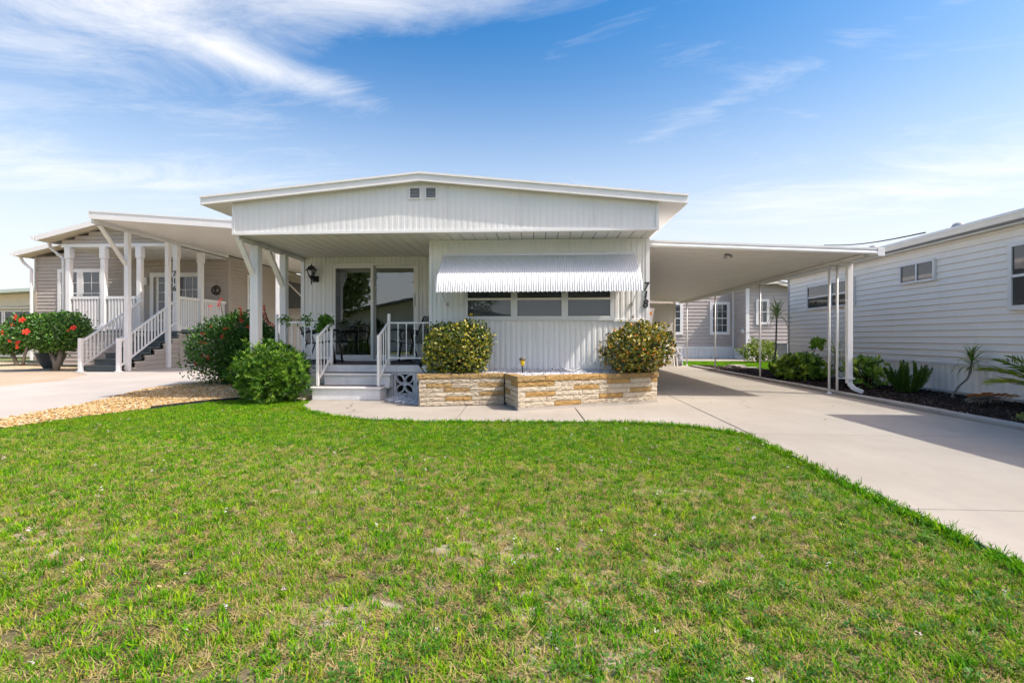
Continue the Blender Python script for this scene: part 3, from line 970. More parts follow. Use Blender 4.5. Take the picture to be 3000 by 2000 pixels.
for side, x, xo in (('left', -3.86, -3.885), ('right', -2.79, -2.815)):
    y0, y1 = 8.64, yk - 0.03
    zt0, zt1, zb0, zb1 = 1.085, 1.33, 0.34, 0.68
    bal = []
    for k in range(1, 4):
        q = k / 4
        bal.append((xo + (x - xo) * q, y0 + (y1 - y0) * q, zb0 + (zb1 - zb0) * q, zt0 + (zt1 - zt0) * q))
    railing('step_railing', 'short sloping white handrail on the %s side of the porch steps' % side, [(xo, y0, 0.236, 1.11)],
            [((xo, y0 + .02, zt0), (x, y1, zt1)), ((xo, y0 + .02, zb0), (x, y1, zb1))], bal)

# ------------------------------------------------------------------ wall lantern
ln = thing('wall_lantern', 'black carriage lantern on the porch wall left of the sliding door', 'lantern', (-4.76, YD, 2.2))
lx, ly = -4.79, YD - 0.16
MB().lathe([(0.13, 2.46), (0.128, 2.466), (0.07, 2.525), (0.068, 2.545), (0.035, 2.555), (0.012, 2.565), (0.01, 2.60)], (lx, ly, 0), 6).build('cap', 'black_iron', ln)
MB().lathe([(0.055, 2.345), (0.092, 2.458)], (lx, ly, 0), 6).build('lamp_glass', 'glass', ln)
cg = MB()
for k in range(6):
    th = 2 * math.pi * k / 6
    cg.tube([(lx + .094 * math.cos(th), ly + .094 * math.sin(th), 2.46), (lx + .057 * math.cos(th), ly + .057 * math.sin(th), 2.345)], 0.006, 5)
cg.build('cage', 'black_iron', ln)
MB().lathe([(0.012, 2.17), (0.014, 2.27), (0.03, 2.30), (0.058, 2.335), (0.06, 2.348), (0.02, 2.349)], (lx, ly, 0), 10).build('stem', 'black_iron', ln)
MB().bar((lx, ly, 2.30), (lx + .03, YD - .02, 2.30), 0.03).build('bracket', 'black_iron', ln)
MB().box(-4.83, -4.69, YD - 0.035, YD - 0.0095, 2.235, 2.36).build('backplate', 'black_iron', ln, False, 0.008)
MB().lathe([(0.016, 2.35), (0.022, 2.38), (0.02, 2.42), (0.006, 2.435)], (lx, ly, 0), 8).build('bulb', 'plastic_white', ln)

# ------------------------------------------------------------------ planter of split stone blocks
pl = thing('stone_planter', 'low stepped planter wall of cream and ochre split stone blocks', 'planter', (-0.3, 8.2, 0))
A_, B_, C_, D_ = Vector((-1.933, 7.80)), Vector((-0.597, 8.133)), Vector((-0.357, 7.46)), Vector((1.885, 8.54))
def split_block(parent, p, d, t0, t1, z0, z1, mat, seed, depth=0.10, face=0.008):
    rs = random.Random(seed)
    n = Vector((d.y, -d.x))          # outward
    nx = max(2, int((t1 - t0) / 0.035))
    nz = 3
    mb = MB()
    for i in range(nx + 1):
        for j in range(nz + 1):
            edge = i in (0, nx) or j in (0, nz)
            o = rs.uniform(-0.1, 0.9) * face if edge else face * rs.uniform(-0.1, 1.9)
            q = p + d * (t0 + (t1 - t0) * i / nx) + n * o
            mb.v.append((q.x, q.y, z0 + (z1 - z0) * j / nz))
    for i in range(nx):
        for j in range(nz):
            a = i * (nz + 1) + j
            mb.f.append((a, a + nz + 1, a + nz + 2, a + 1))
    o = len(mb.v)
    ring = [i * (nz + 1) for i in range(nx + 1)] + [nx * (nz + 1) + j for j in range(1, nz + 1)] + [i * (nz + 1) + nz for i in range(nx - 1, -1, -1)] + [j for j in range(nz - 1, 0, -1)]
    for r in ring:
        v = mb.v[r]
        q = p + d * ((Vector((v[0], v[1])) - p).dot(d)) - n * depth
        mb.v.append((q.x, q.y, v[2]))
    m = len(ring)
    for i in range(m):
        j = (i + 1) % m
        mb.f.append((ring[j], ring[i], o + i, o + j))
    mb.f.append(tuple(o + i for i in range(m)))
    return mb.build('block', mat, parent)
def course_wall(p, q, px0, px1, rows, z0, hc, capz, seed):
    d = (q - p)
    L = d.length
    d = d / L
    k = 0
    for ri, row in enumerate(rows):
        n_ = len(rows)
        zb = z0 + (n_ - 1 - ri) * hc
        zt = zb + hc - 0.007
        if ri == 0:
            zt = capz
        for a, b, cl in row:
            t0, t1 = (a - px0) / (px1 - px0) * L, (b - px0) / (px1 - px0) * L
            mat = {'o': 'stone_ochre', 'c': 'stone_cream', 'p': 'stone_pale', 'k': 'stone_cap'}[cl]
            jit = 0.0 if ri else 0.012
            split_block(pl, p + Vector((d.y, -d.x)) * jit, d, max(t0, -0.015), t1 - 0.006, zb, zt, mat, seed * 100 + k, 0.11 if ri else 0.17)
            k += 1
    n = Vector((-d.y, d.x))
    a, b, c2, d2 = p + d * 0.02 + n * 0.012, q - d * 0.02 + n * 0.012, q - d * .02 + n * 0.15, p + d * 0.02 + n * 0.15
    MB().prism([tuple(a), tuple(b), tuple(c2), tuple(d2)], -0.02, capz - 0.03).build('mortar_core', 'mortar', pl)
ZC = 0.50
course_wall(A_, B_, 105, 905, [
    [(105, 155, 'k'), (155, 410, 'k'), (410, 657, 'k'), (657, 900, 'k')],
    [(122, 335, 'c'), (335, 582, 'c'), (582, 812, 'p'), (812, 897, 'c')],
    [(120, 186, 'c'), (186, 417, 'k'), (417, 661, 'c'), (661, 897, 'k')],
    [(120, 342, 'c'), (342, 580, 'k'), (580, 814, 'p'), (814, 897, 'c')],
    [(122, 184, 'c'), (184, 425, 'p'), (425, 664, 'p'), (664, 897, 'k')],
    [(125, 352, 'c'), (352, 595, 'o'), (595, 834, 'c'), (834, 897, 'c')],
    [(128, 190, 'c'), (190, 431, 'p'), (431, 528, 'c'), (528, 666, 'c'), (666, 897, 'c')]], 0.012, 0.0697, ZC, 1)
course_wall(C_, D_, 1020, 2262, [
    [(1010, 1238, 'k'), (1238, 1476, 'o'), (1476, 1702, 'o'), (1702, 1782, 'o'), (1782, 1916, 'k'), (1916, 2187, 'k'), (2187, 2270, 'k')],
    [(1018, 1082, 'o'), (1082, 1316, 'o'), (1316, 1550, 'p'), (1550, 1780, 'p'), (1780, 1995, 'o'), (1995, 2202, 'p'), (2202, 2260, 'o')],
    [(1018, 1248, 'p'), (1248, 1482, 'p'), (1482, 1706, 'o'), (1706, 1925, 'p'), (1925, 2132, 'p'), (2132, 2260, 'p')],
    [(1018, 1080, 'p'), (1080, 1322, 'o'), (1322, 1555, 'p'), (1555, 1705, 'p'), (1705, 1782, 'c'), (1782, 1991, 'p'), (1991, 2199, 'k'), (2199, 2258, 'p')],
    [(1018, 1250, 'p'), (1250, 1480, 'p'), (1480, 1705, 'p'), (1705, 1924, 'o'), (1924, 2126, 'p'), (2126, 2258, 'p')],
    [(1020, 1080, 'p'), (1080, 1317, 'p'), (1317, 1540, 'o'), (1540, 1765, 'c'), (1765, 1981, 'p'), (1981, 2199, 'p'), (2199, 2250, 'p')]], 0.045, 0.0757, ZC, 2)
course_wall(B_, C_, 0, 100, [
    [(0, 40, 'k'), (40, 88, 'k')], [(0, 48, 'p'), (48, 84, 'o')], [(0, 30, 'p'), (30, 84, 'p')], [(0, 42, 'k'), (42, 84, 'p')], [(0, 60, 'p'), (60, 84, 'p')],
    [(0, 35, 'p'), (35, 84, 'p')]], 0.045, 0.0757, ZC - 0.002, 3)
mb = MB()
d = (D_ - C_).normalized(); n = Vector((-d.y, d.x))
mb.prism([tuple(C_ - n * .012 - d * .01), tuple(D_ - n * .002), tuple(D_ + n * .1), tuple(C_ + n * .1)], -0.02, 0.042).build('footing', 'footing', pl)
MB().prism([(A_.x, A_.y + .14), (A_.x + .12, A_.y + .15), (-1.82, 8.70), (-1.93, 8.70)], -0.02, ZC - .02).build('end_wall', 'stone_cream', pl)
MB().prism([(1.80, 8.60), (1.885, 8.62), (1.885, 8.80), (1.81, 8.80)], -0.02, ZC - .02).build('end_wall', 'stone_cream', pl)
MB().prism([(A_.x + .12, A_.y + .18), (B_.x + .02, B_.y + .16), (C_.x + .17, C_.y + .25), (1.78, 8.62), (1.78, 8.76), (-1.82, 8.76)], 0.3, 0.46).build('fill', 'soil_dark', pl)

# ------------------------------------------------------------------ carport of the white home
cp = thing('carport', 'white flat carport roof on thin posts over the driveway beside the white home', 'carport', (3.8, 14, 0))
CX0, CX1, CY0, CY1 = 1.81, 5.66, 9.06, 20.9
def cz(x):
    return 2.665 - (x - CX0) * 0.046
np_ = 40
w = (CY1 - CY0) / np_
pan = MB()
a, b = CX0, CX1
yy = [0.004, 0.02, 0.03, w - 0.03, w - 0.02, w - 0.004]
dz = [0.0, 0.0, 0.006, 0.006, 0.0, 0.0]
for x in (a, b):
    for y, z in zip(yy, dz):
        pan.v.append((x, y, cz(x) + z))
    for y in (yy[0], yy[-1]):
        pan.v.append((x, y, cz(x) + 0.07))
n = 8
for k in range(5):
    pan.f.append((k, k + 1, n + k + 1, n + k))
pan.f += [(6, n + 6, n + 7, 7), (0, n + 0, n + 6, 6), (5, 7, n + 7, n + 5), (0, 6, 7, 5, 4, 3, 2, 1), (n, n + 1, n + 2, n + 3, n + 4, n + 5, n + 7, n + 6)]
pm = pan.mesh('roof_pan'); pm.materials.append(MATS['carport_white'])
for k in range(np_):
    put('roof_pan', pm, None, cp, loc=(0, CY0 + k * w, 0))
def edge_profile(x0, x1, y0, prof, name):
    mb = MB()
    m = len(prof)
    for x in (x0, x1):
        mb.v += [(x, y0 + py, cz(x) + pz) for py, pz in prof]
    mb.f += [(i, (i + 1) % m, m + (i + 1) % m, m + i) for i in range(m)] + [tuple(range(m))[::-1], tuple(range(m, 2 * m))]
    mb.build(name, 'white_metal', cp)
edge_profile(CX0, CX1 + .05, CY0, [(0, -0.012), (-0.03, -0.016), (-0.05, 0.0), (-0.052, 0.022), (-0.04, 0.036), (-0.028, 0.045), (-0.028, 0.062), (-0.045, 0.075), (-0.045, 0.10), (0.0, 0.105)], 'front_fascia')
ex = CX1
MB().extr([(ex + .001, cz(ex) - .035), (ex + .09, cz(ex) - .035), (ex + .11, cz(ex) + .09), (ex + .10, cz(ex) + .09), (ex + .08, cz(ex) - .022), (ex + .01, cz(ex) - .022), (ex + .01, cz(ex) + .09), (ex + .001, cz(ex) + .09)], 'y', CY0 - 0.03, CY1).build('gutter', 'white_metal', cp)
MB().box(ex, ex + .112, CY0 - 0.052, CY0 - 0.031, cz(ex) - .04, cz(ex) + .105).build('gutter_cap', 'white_metal', cp)
for dx in (-0.19, -0.10):
    MB().box(5.62 + dx, 5.655 + dx, CY0 + .01, CY1, cz(5.6) - 0.045, cz(5.6) - 0.004).build('edge_beam', 'carport_white', cp)
def pole(x, y, par):
    MB().tube([(x, y, 0), (x, y, cz(x) - 0.03)], 0.022, 10).build('post', 'white_metal', par, True)
    MB().lathe([(0.05, 0), (0.05, 0.012), (0.026, 0.03)], (x, y, 0), 12).build('post_foot', 'white_metal', par)
for x, y in ((5.465, 10.13), (5.55, 10.02), (5.55, 13.45), (5.56, 16.9), (5.545, 20.1)):
    pole(x, y, cp)
MB().tube([(3.31, 9.9, 0), (3.31, 9.9, .0001)], .001, 3)
dsp = MB().box(5.645, 5.745, 9.855, 9.935, 0.22, cz(5.66) - 0.037).build('downspout', 'white_metal', cp, False, 0.012)
MB().bar((5.695, 9.895, 0.225), (5.76, 9.85, 0.12), 0.095, 0.08).bar((5.755, 9.855, 0.13), (5.88, 9.79, 0.06), 0.095, 0.08).build('spout', 'white_metal', dsp, False, 0.012)
MB().box(5.62, 5.77, 9.83, 9.96, 0.30, 0.32).box(5.50, 5.62, 9.93, 9.95, 0.30, 0.315).build('strap', 'white_metal', dsp)
fx = thing('flood_light', 'small grey flood light under the front edge of the carport roof', 'light', (3.38, 9.5, 2.6))
MB().lathe([(0.045, 2.575), (0.045, 2.59)], (3.38, 9.6, 0), 10).build('base', 'vent_grey', fx)
MB().tube([(3.35, 9.6, 2.58), (3.33, 9.56, 2.53)], [0.025, 0.04], 8).tube([(3.41, 9.6, 2.58), (3.44, 9.56, 2.54)], [0.02, 0.032], 8).build('lamp_head', 'vent_grey', fx)

# storage room closing the back of the carport
sh = thing('storage_shed', 'cream panelled storage room at the back of the carport', 'shed', (3.6, 22, 0))
box('shed_body', 'cream_wall', sh, 1.82, 5.30, 20.95, 24.0, 0.0, 2.52)
x = 1.83
while x < 5.28:
    box('wall_panel', 'cream_wall', sh, x + 0.003, min(x + 0.40, 5.3) - 0.003, 20.925, 20.948, 0.04, 2.46)
    x += 0.40
box('corner_trim', 'cream_wall', sh, 5.27, 5.325, 20.905, 20.96, 0.0, 2.5)

# ------------------------------------------------------------------ lap siding
def lap_rows(parent, axis, fixed, a0, a1, z0, z1, pitch, mat, out, top=None):
    """boards of lapped siding; out = -1 faces -axis, each board its own object"""
    L = a1 - a0
    def mesh(h, La0, La1):
        o = out
        g_ = 0.07 * h
        sec = [(0.0, g_), (o * 0.026, g_), (o * 0.028, g_ + 0.008), (o * 0.004, h + 0.003), (0.0, h + 0.003)]
        mb = MB()
        m = len(sec)
        for t in (La0, La1):
            for d, z in sec:
                mb.v.append((t, d, z) if axis == 'x' else (d, t, z))
        mb.f += [(i, (i + 1) % m, m + (i + 1) % m, m + i) for i in range(m)] + [tuple(range(m))[::-1], tuple(range(m, 2 * m))]
        me = mb.mesh('siding_board'); me.materials.append(MATS[mat])
        return me
    full = mesh(pitch - 0.001, 0, L)
    z = z0
    while z < z1 - 0.01:
        if top is None:
            h = min(pitch, z1 - z)
            me = full if h > pitch - 0.002 else mesh(h - 0.006, 0, L)
            lo = (a0, fixed, z) if axis == 'x' else (fixed, a0, z)
        else:
            b0, b1 = top(z + pitch * 0.6)
            if b1 - b0 < 0.1:
                break
            me = mesh(pitch - 0.001, 0, b1 - b0)
            lo = (b0, fixed, z) if axis == 'x' else (fixed, b0, z)
        put('siding_board', me, None, parent, loc=lo)
        z += pitch


def sash_window(parent, axis, fixed, out, a0, a1, z0, z1, trim=0.09, cols=2, rows=2, mid=True, pane='window_dark', tmat='white_trim', blind=False, sliding=False):
    """trimmed window standing proud of the siding"""
    def bxs(mb, u0, u1, d0, d1, w0, w1):
        d0, d1 = sorted((fixed + out * d0, fixed + out * d1))
        if axis == 'x':
            mb.box(u0, u1, d0, d1, w0, w1)
        else:
            mb.box(d0, d1, u0, u1, w0, w1)
        return mb
    f = MB()
    bxs(f, a0, a0 + trim, 0.0, 0.05, z0, z1); bxs(f, a1 - trim, a1, 0.0, 0.05, z0, z1)
    bxs(f, a0 + trim, a1 - trim, 0.0, 0.05, z1 - trim, z1); bxs(f, a0 + trim, a1 - trim, 0.0, 0.058, z0, z0 + trim)
    wo = f.build('window', tmat, parent)
    i0, i1, j0, j1 = a0 + trim, a1 - trim, z0 + trim, z1 - trim
    bxs(MB(), i0, i1, 0.022, 0.026, j0, j1).build('pane', pane, wo)
    s = MB()
    if sliding:
        bxs(s, (i0 + i1) / 2 - 0.02, (i0 + i1) / 2 + 0.02, 0.0265, 0.044, j0, j1)
    elif mid:
        bxs(s, i0, i1, 0.0265, 0.044, (j0 + j1) / 2 - 0.022, (j0 + j1) / 2 + 0.022)
    if s.v:
        s.build('sash_bar', tmat, wo)
    g = MB()
    for c in range(1, cols):
        x = i0 + (i1 - i0) * c / cols
        bxs(g, x - 0.009, x + 0.009, 0.0262, 0.034, j0, j1)
    if rows > 1:
        for r in range(1, rows * 2):
            if r == rows and mid:
                continue
            z = j0 + (j1 - j0) * r / (rows * 2)
            bxs(g, i0, i1, 0.0264, 0.033, z - 0.009, z + 0.009)
    if g.v:
        g.build('muntin', tmat, wo)
    if blind:
        bl = MB()
        z = j0 + (j1 - j0) * 0.35
        while z < j1:
            bxs(bl, i0, i1, 0.010, 0.016, z, z + 0.034)
            z += 0.05
        bl.build('blind', 'blind', wo)
        bxs(MB(), i0, i1, 0.0, 0.006, j0, j1).build('window_back', 'sling_grey', wo)
    return wo


# ------------------------------------------------------------------ white sided house on the right
rh = thing('sided_house', 'long white house with lapped siding and ribbed skirting beside the mulch bed', 'house', (9.5, 12, 0))
HX = 7.70
box('house_body', 'vinyl_white', rh, HX + 0.001, 13.5, 2.0, 16.5, 0.3, 3.0)
lap_rows(rh, 'y', HX, 2.0, 16.5, 0.575, 2.95, 0.125, 'vinyl_white', -1)
MB().box(HX - 0.028, HX + 0.05, 16.46, 16.56, 0.55, 2.96).build('corner_trim', 'vent_grey', rh)
MB().box(HX - 0.045, HX - 0.001, 2.0, 16.46, 0.548, 0.576).build('skirt_cap', 'white_trim', rh)
y = 2.0
while y < 16.3:
    mb = MB()
    nst = 32
    for i in range(nst + 1):
        o = 0.026 if i % 4 in (1, 2) else 0.0
        yy_ = y + 1.207 * i / nst
        mb.v += [(HX - 0.002 - o, yy_, 0.04), (HX - 0.002 - o, yy_, 0.545)]
    for i in range(nst):
        mb.f.append((2 * i, 2 * i + 2, 2 * i + 3, 2 * i + 1))
    mb.build('skirt_panel', 'vinyl_white', rh)
    y += 1.2083
struct(MB().box(7.52, HX - 0.016, 2.0, 16.5, -0.05, 0.07).build('house_footing', 'concrete_kerb', None, False, 0.012))
EX = 7.47
MB().extr([(EX + .05, 2.925), (EX + .07, 2.90), (13.7, 2.90), (13.7, 3.04), (10.6, 3.42), (EX + .05, 3.04)], 'y', 1.9, 16.62).build('roof', 'roof_grey', rh)
MB().extr([(EX + 0.02, 2.945), (EX + 0.048, 2.945), (EX + 0.048, 3.075), (EX, 3.085), (EX - 0.012, 3.06), (EX - 0.012, 3.035), (EX, 3.02)], 'y', 1.9, 16.64).build('gutter', 'vinyl_white', rh)
MB().box(EX + 0.052, HX - 0.002, 1.95, 16.6, 2.875, 2.899).build('soffit', 'old_white', rh)
sash_window(rh, 'y', HX - 0.02, -1, 13.08, 14.10, 1.86, 2.56, 0.055, 1, 1)
sash_window(rh, 'y', HX - 0.02, -1, 14.12, 15.34, 1.86, 2.56, 0.055, 1, 1)
sash_window(rh, 'y', HX - 0.02, -1, 10.48, 11.47, 2.19, 2.62, 0.045, 1, 1, False, sliding=True)
sash_window(rh, 'y', HX - 0.02, -1, 7.75, 8.90, 1.515, 2.62, 0.075, 1, 1)
def roof_vent(x, y, z, r=0.1, h=0.26):
    MB().lathe([(r * .75, 0), (r * .75, h * .45), (r * .8, h * .5), (r * 1.15, h * .52), (r * 1.2, h * .7), (r * .9, h * .9), (r * .3, h)], (x, y, z), 14).build('roof_vent', 'vent_grey', rh, True)
roof_vent(8.15, 10.55, 3.07)
roof_vent(8.15, 13.15, 3.09)
MB().lathe([(0.06, 0), (0.055, 0.36), (0.10, 0.37), (0.11, 0.47), (0.07, 0.50), (0.05, 0.60)], (8.15, 8.15, 3.13), 12).build('roof_vent', 'vent_grey', rh)
# front roof over the neighbour's own parking bay; its shadow lies across the driveway
fp = thing('porch_roof', 'flat white porch roof at the street end of the long white house', 'roof', (6.8, 4.2, 0))
box('roof_slab', 'carport_white', fp, 6.18, 9.0, 1.6, 6.66, 3.02, 3.10)
for x, y in ((6.3, 1.8), (6.3, 4.2)):
    box('post', 'white_metal', fp, x - .04, x + .04, y - .04, y + .04, 0.0, 3.018)

# ------------------------------------------------------------------ taupe house behind
bh = thing('taupe_cottage', 'taupe sided house with white trimmed windows seen behind the carport', 'house', (9.5, 29, 0))
Y1, Y2, WX = 27.5, 25.9, 10.03
box('house_body', 'taupe_siding', bh, 2.0, WX + .5, Y1 + .001, 36, 0.3, 4.2)
box('house_body', 'taupe_siding', bh, WX + .001, 17, Y2 + .001, 36, 0.3, 3.62)
lap_rows(bh, 'x', Y1, 4.0, WX, 0.62, 4.2, 0.18, 'taupe_siding', -1)
lap_rows(bh, 'y', WX, Y2 + .02, Y1 - .02, 0.62, 4.0, 0.18, 'taupe_siding', -1)
lap_rows(bh, 'x', Y2, WX + .12, 17.0, 0.62, 3.70, 0.18, 'taupe_siding', -1)
box('corner_trim', 'white_trim', bh, WX - .03, WX + .13, Y2 - .035, Y2 + .03, 0.60, 3.65)
box('downspout', 'white_trim', bh, WX - .12, WX - .03, Y1 - .09, Y1 - .022, 0.62, 4.1)
box('skirt_cap', 'white_trim', bh, 4.0, WX - .02, Y1 - .05, Y1 + .01, 0.50, 0.618)
box('skirt_cap', 'white_trim', bh, WX - .05, 17, Y2 - .05, Y2 + .01, 0.50, 0.598)
for x0 in np.arange(4.0, WX - .1, 0.75):
    ribbed(x0, x0 + 0.745, Y1 - .01, 0.0, 0.50, 0.19, 0.02).build('skirt_panel', 'white_wall', bh)
ribbed(Y2, Y1 - .03, WX - .01, 0.0, 0.50, 0.19, 0.02, 'y').build('skirt_panel', 'white_wall', bh)
for x0 in np.arange(WX, 16, 0.75):
    ribbed(x0, x0 + 0.745, Y2 - .01, 0.0, 0.50, 0.19, 0.02).build('skirt_panel', 'white_wall', bh)
sash_window(bh, 'x', Y1 - .02, -1, 8.76, 9.78, 1.235, 2.96, 0.15, 3, 2)
sash_window(bh, 'x', Y1 - .02, -1, 6.45, 7.37, 1.235, 2.96, 0.15, 2, 2)
sash_window(bh, 'x', Y2 - .02, -1, 10.47, 11.10, 1.72, 2.97, 0.12, 2, 1)
MB().extr([(WX - .3, 3.62), (11.2, 3.72), (14.0, 3.05), (14.0, 3.2), (11.2, 3.92), (WX - .3, 3.80)], 'y', Y2 - .35, 36).build('roof', 'roof_grey', bh)
MB().extr([(WX - .3, 3.60), (11.2, 3.70), (14.0, 3.03), (14.0, 3.15), (11.2, 3.82), (WX - .3, 3.72)], 'y', Y2 - .38, Y2 - .352).build('rake_board', 'old_white', bh)
MB().lathe([(0.09, 0), (0.085, 0.02), (0.06, 0.03)], (0, 0, 0), 12).mesh('x')
o = MB().tube([(WX - .02, 26.25, 1.42), (WX - .09, 26.25, 1.42)], [0.13, 0.10], 12).build('wall_cap', 'white_trim', bh)
ac = thing('air_conditioner', 'dark grilled air conditioner unit against the taupe house', 'air conditioner', (11.3, 24.6, 0))
box('casing', 'pot_grey', ac, 10.72, 11.95, 24.3, 25.1, 0.05, 0.80)
for k in range(13):
    box('grille_slat', 'vent_grey', ac, 10.76, 11.20, 24.275, 24.297, 0.10 + k * 0.052, 0.118 + k * 0.052)
    box('grille_slat', 'vent_grey', ac, 11.30, 11.90, 24.275, 24.297, 0.10 + k * 0.052, 0.118 + k * 0.052)
box('corner_post', 'white_trim', ac, 11.22, 11.27, 24.26, 24.299, 0.05, 0.82)
box('top_panel', 'vent_grey', ac, 10.70, 11.97, 24.26, 25.12, 0.801, 0.84)

# ------------------------------------------------------------------ beige house 716 on the left
nh = thing('beige_house', 'beige sided house with white columned porch and stairs, number 716', 'house', (-17.5, 21, 0))
NX, NY, PY = -13.40, 21.10, 18.10
PZ = 1.32
XW = -22.1
box('house_body', 'tan_siding', nh, XW + .001, NX - .001, NY + .001, 36, 0.0, 4.55)
lap_rows(nh, 'x', NY, XW, NX, 0.10, 4.60, 0.15, 'tan_siding', -1)
lap_rows(nh, 'x', NY, XW, NX, 4.60, 5.9, 0.15, 'tan_siding', -1, top=lambda z: (XW + (z - 4.5) * 4.8, NX - (z - 4.5) * 4.8))
lap_rows(nh, 'y', NX, NY, 36.0, 0.10, 4.42, 0.15, 'tan_siding', 1)
box('corner_trim', 'tan_siding', nh, NX - .06, NX + .045, NY - .045, NY + .10, 0.05, 4.45)
box('corner_trim', 'tan_siding', nh, XW - .045, XW + .06, NY - .045, NY + .10, 0.05, 4.6)
def gable_roof(par, x0, x1, xm, ze, zr, y0, y1, mat):
    for a, b, za, zb in ((x0, xm, ze, zr), (xm, x1, zr, ze)):
        ro = MB().add([(a, y0, za), (b, y0, zb), (b, y1, zb), (a, y1, za), (a, y0, za + .10), (b, y0, zb + .10), (b, y1, zb + .10), (a, y1, za + .10)],
                      [(3, 2, 1, 0), (4, 5, 6, 7), (0, 1, 5, 4), (1, 2, 6, 5), (2, 3, 7, 6), (3, 0, 4, 7)]).build('roof', mat, par)
        MB().add([(a, y0 - .03, za - .10), (b, y0 - .03, zb - .10), (b, y0 - .002, zb - .10), (a, y0 - .002, za - .10), (a, y0 - .03, za + .09), (b, y0 - .03, zb + .09), (b, y0 - .002, zb + .09), (a, y0 - .002, za + .09)],
                 [(3, 2, 1, 0), (4, 5, 6, 7), (0, 1, 5, 4), (1, 2, 6, 5), (2, 3, 7, 6), (3, 0, 4, 7)]).build('rake_board', 'white_trim', ro)
        nb = 14
        for k in range(nb):
            q0, q1 = k / nb, (k + 0.94) / nb
            xa, xb_ = a + (b - a) * q0, a + (b - a) * q1
            z_a, z_b = za + (zb - za) * q0, za + (zb - za) * q1
            MB().add([(xa, y0, z_a - .09), (xb_, y0, z_b - .09), (xb_, y0 + .55, z_b - .09), (xa, y0 + .55, z_a - .09), (xa, y0, z_a - .08), (xb_, y0, z_b - .08), (xb_, y0 + .55, z_b - .08), (xa, y0 + .55, z_a - .08)],
                     [(3, 2, 1, 0), (4, 5, 6, 7), (0, 1, 5, 4), (1, 2, 6, 5), (2, 3, 7, 6), (3, 0, 4, 7)]).build('soffit_board', 'old_white', ro)
gable_roof(nh, XW - .55, NX + .3, -17.6, 4.66, 5.75, NY - .45, 36, 'shingle')
gable_roof(nh, -18.55, NX + .25, -15.85, 4.72, 5.36, PY - .42, NY - .46, 'shingle')
def gutter(x, y0, y1, z):
    MB().extr([(x, z), (x + .1, z - .01), (x + .1, z + .12), (x - .05, z + .12), (x - .05, z + .09), (x - .01, z + .06)], 'y', y0, y1).build('gutter', 'white_trim', nh)
gutter(XW - .68, NY - .5, 34, 4.60)
gutter(-18.68, PY - .46, NY - .5, 4.66)
MB().tube([(XW - .55, NY - .2, 4.62), (XW - .45, NY - .15, 4.35), (XW - .12, NY - .1, 4.05), (XW - .12, NY - .1, 0.1)], 0.06, 8).build('downspout', 'white_trim', nh)
MB().tube([(-18.55, PY + .1, 4.66), (-18.5, PY + .1, 4.45), (-18.0, PY + .12, 4.05), (-18.0, PY + .12, 1.1)], 0.055, 8).build('downspout', 'white_trim', nh)
# porch
lap_rows(nh, 'x', PY - .02, -17.9, NX, 4.56, 5.3, 0.15, 'tan_siding', -1, top=lambda z: (max(-17.9, -17.9 + (z - 4.66) * 3.6), min(NX, NX - (z - 4.6) * 3.6)))
box('porch_beam', 'white_trim', nh, -17.95, NX + .02, PY - .045, PY + .1, 4.44, 4.56)
box('porch_ceiling', 'soffit_white', nh, -17.9, NX - .02, PY + .1, NY - .05, 4.40, 4.44)
box('porch_floor', 'stair_grey', nh, -17.95, NX + .03, PY - .06, NY - .05, PZ - .06, PZ, 0.01)
lap_rows(nh, 'x', PY + .03, -17.9, NX, 0.05, PZ - .10, 0.15, 'tan_siding', -1)
lap_rows(nh, 'y', NX - .02, PY + .03, NY - .05, 0.05, PZ - .10, 0.15, 'tan_siding', 1)
box('corner_trim', 'tan_siding', nh, NX - .08, NX + .04, PY - .01, PY + .1, 0.02, PZ - .07)
box('base_trim', 'white_trim', nh, NX - .005, NX + .012, PY + .1, NY - .1, 0.01, 0.05)
box('porch_skirt_cap', 'old_white', nh, -17.9, NX + .02, PY - .04, PY + .02, PZ - .11, PZ - .065)
def column(x, y, w=0.165, z0=None, z1=4.44):
    z0 = PZ if z0 is None else z0
    mb = MB().box(x - w / 2, x + w / 2, y - w / 2, y + w / 2, z0, z1 - .001)
    mb.box(x - w * .64, x + w * .64, y - w * .64, y + w * .64, z1 - .42, z1 - .002)
    if z0 > 1:
        mb.box(x - w * .64, x + w * .64, y - w * .64, y + w * .64, z0, z0 + .22)
    return mb.build('column', 'white_trim', nh, False, 0.008)
cols = [(-17.65, PY), (-16.28, PY), (-14.88, PY), (NX - .08, PY), (NX - .08, 19.45)]
for x, y in cols:
    column(x, y)
def rail_run(p, q, zb, zt, n, br=0.03, par=nh):
    MB().bar((p[0], p[1], zt), (q[0], q[1], zt), 0.09, 0.10).build('rail', 'white_trim', par)
    MB().bar((p[0], p[1], zb), (q[0], q[1], zb), 0.07, 0.10).build('rail', 'white_trim', par)
    me = MB().box(-br, br, -br, br, zb + .04, zt - .04).mesh('baluster'); me.materials.append(MATS['white_trim'])
    for k in range(n):
        f = (k + 1) / (n + 1)
        put('baluster', me, None, par, loc=(p[0] + (q[0] - p[0]) * f, p[1] + (q[1] - p[1]) * f, 0))
rail_run((-17.55, PY), (-16.38, PY), PZ + .12, 2.56, 9)
rail_run((-16.18, PY), (-14.98, PY), PZ + .12, 2.56, 9)
rail_run((NX - .08, PY + .1), (NX - .08, 19.35), PZ + .12, 2.56, 8)
rail_run((NX - .08, 19.55), (NX - .08, NY - .08), PZ + .12, 2.56, 10)
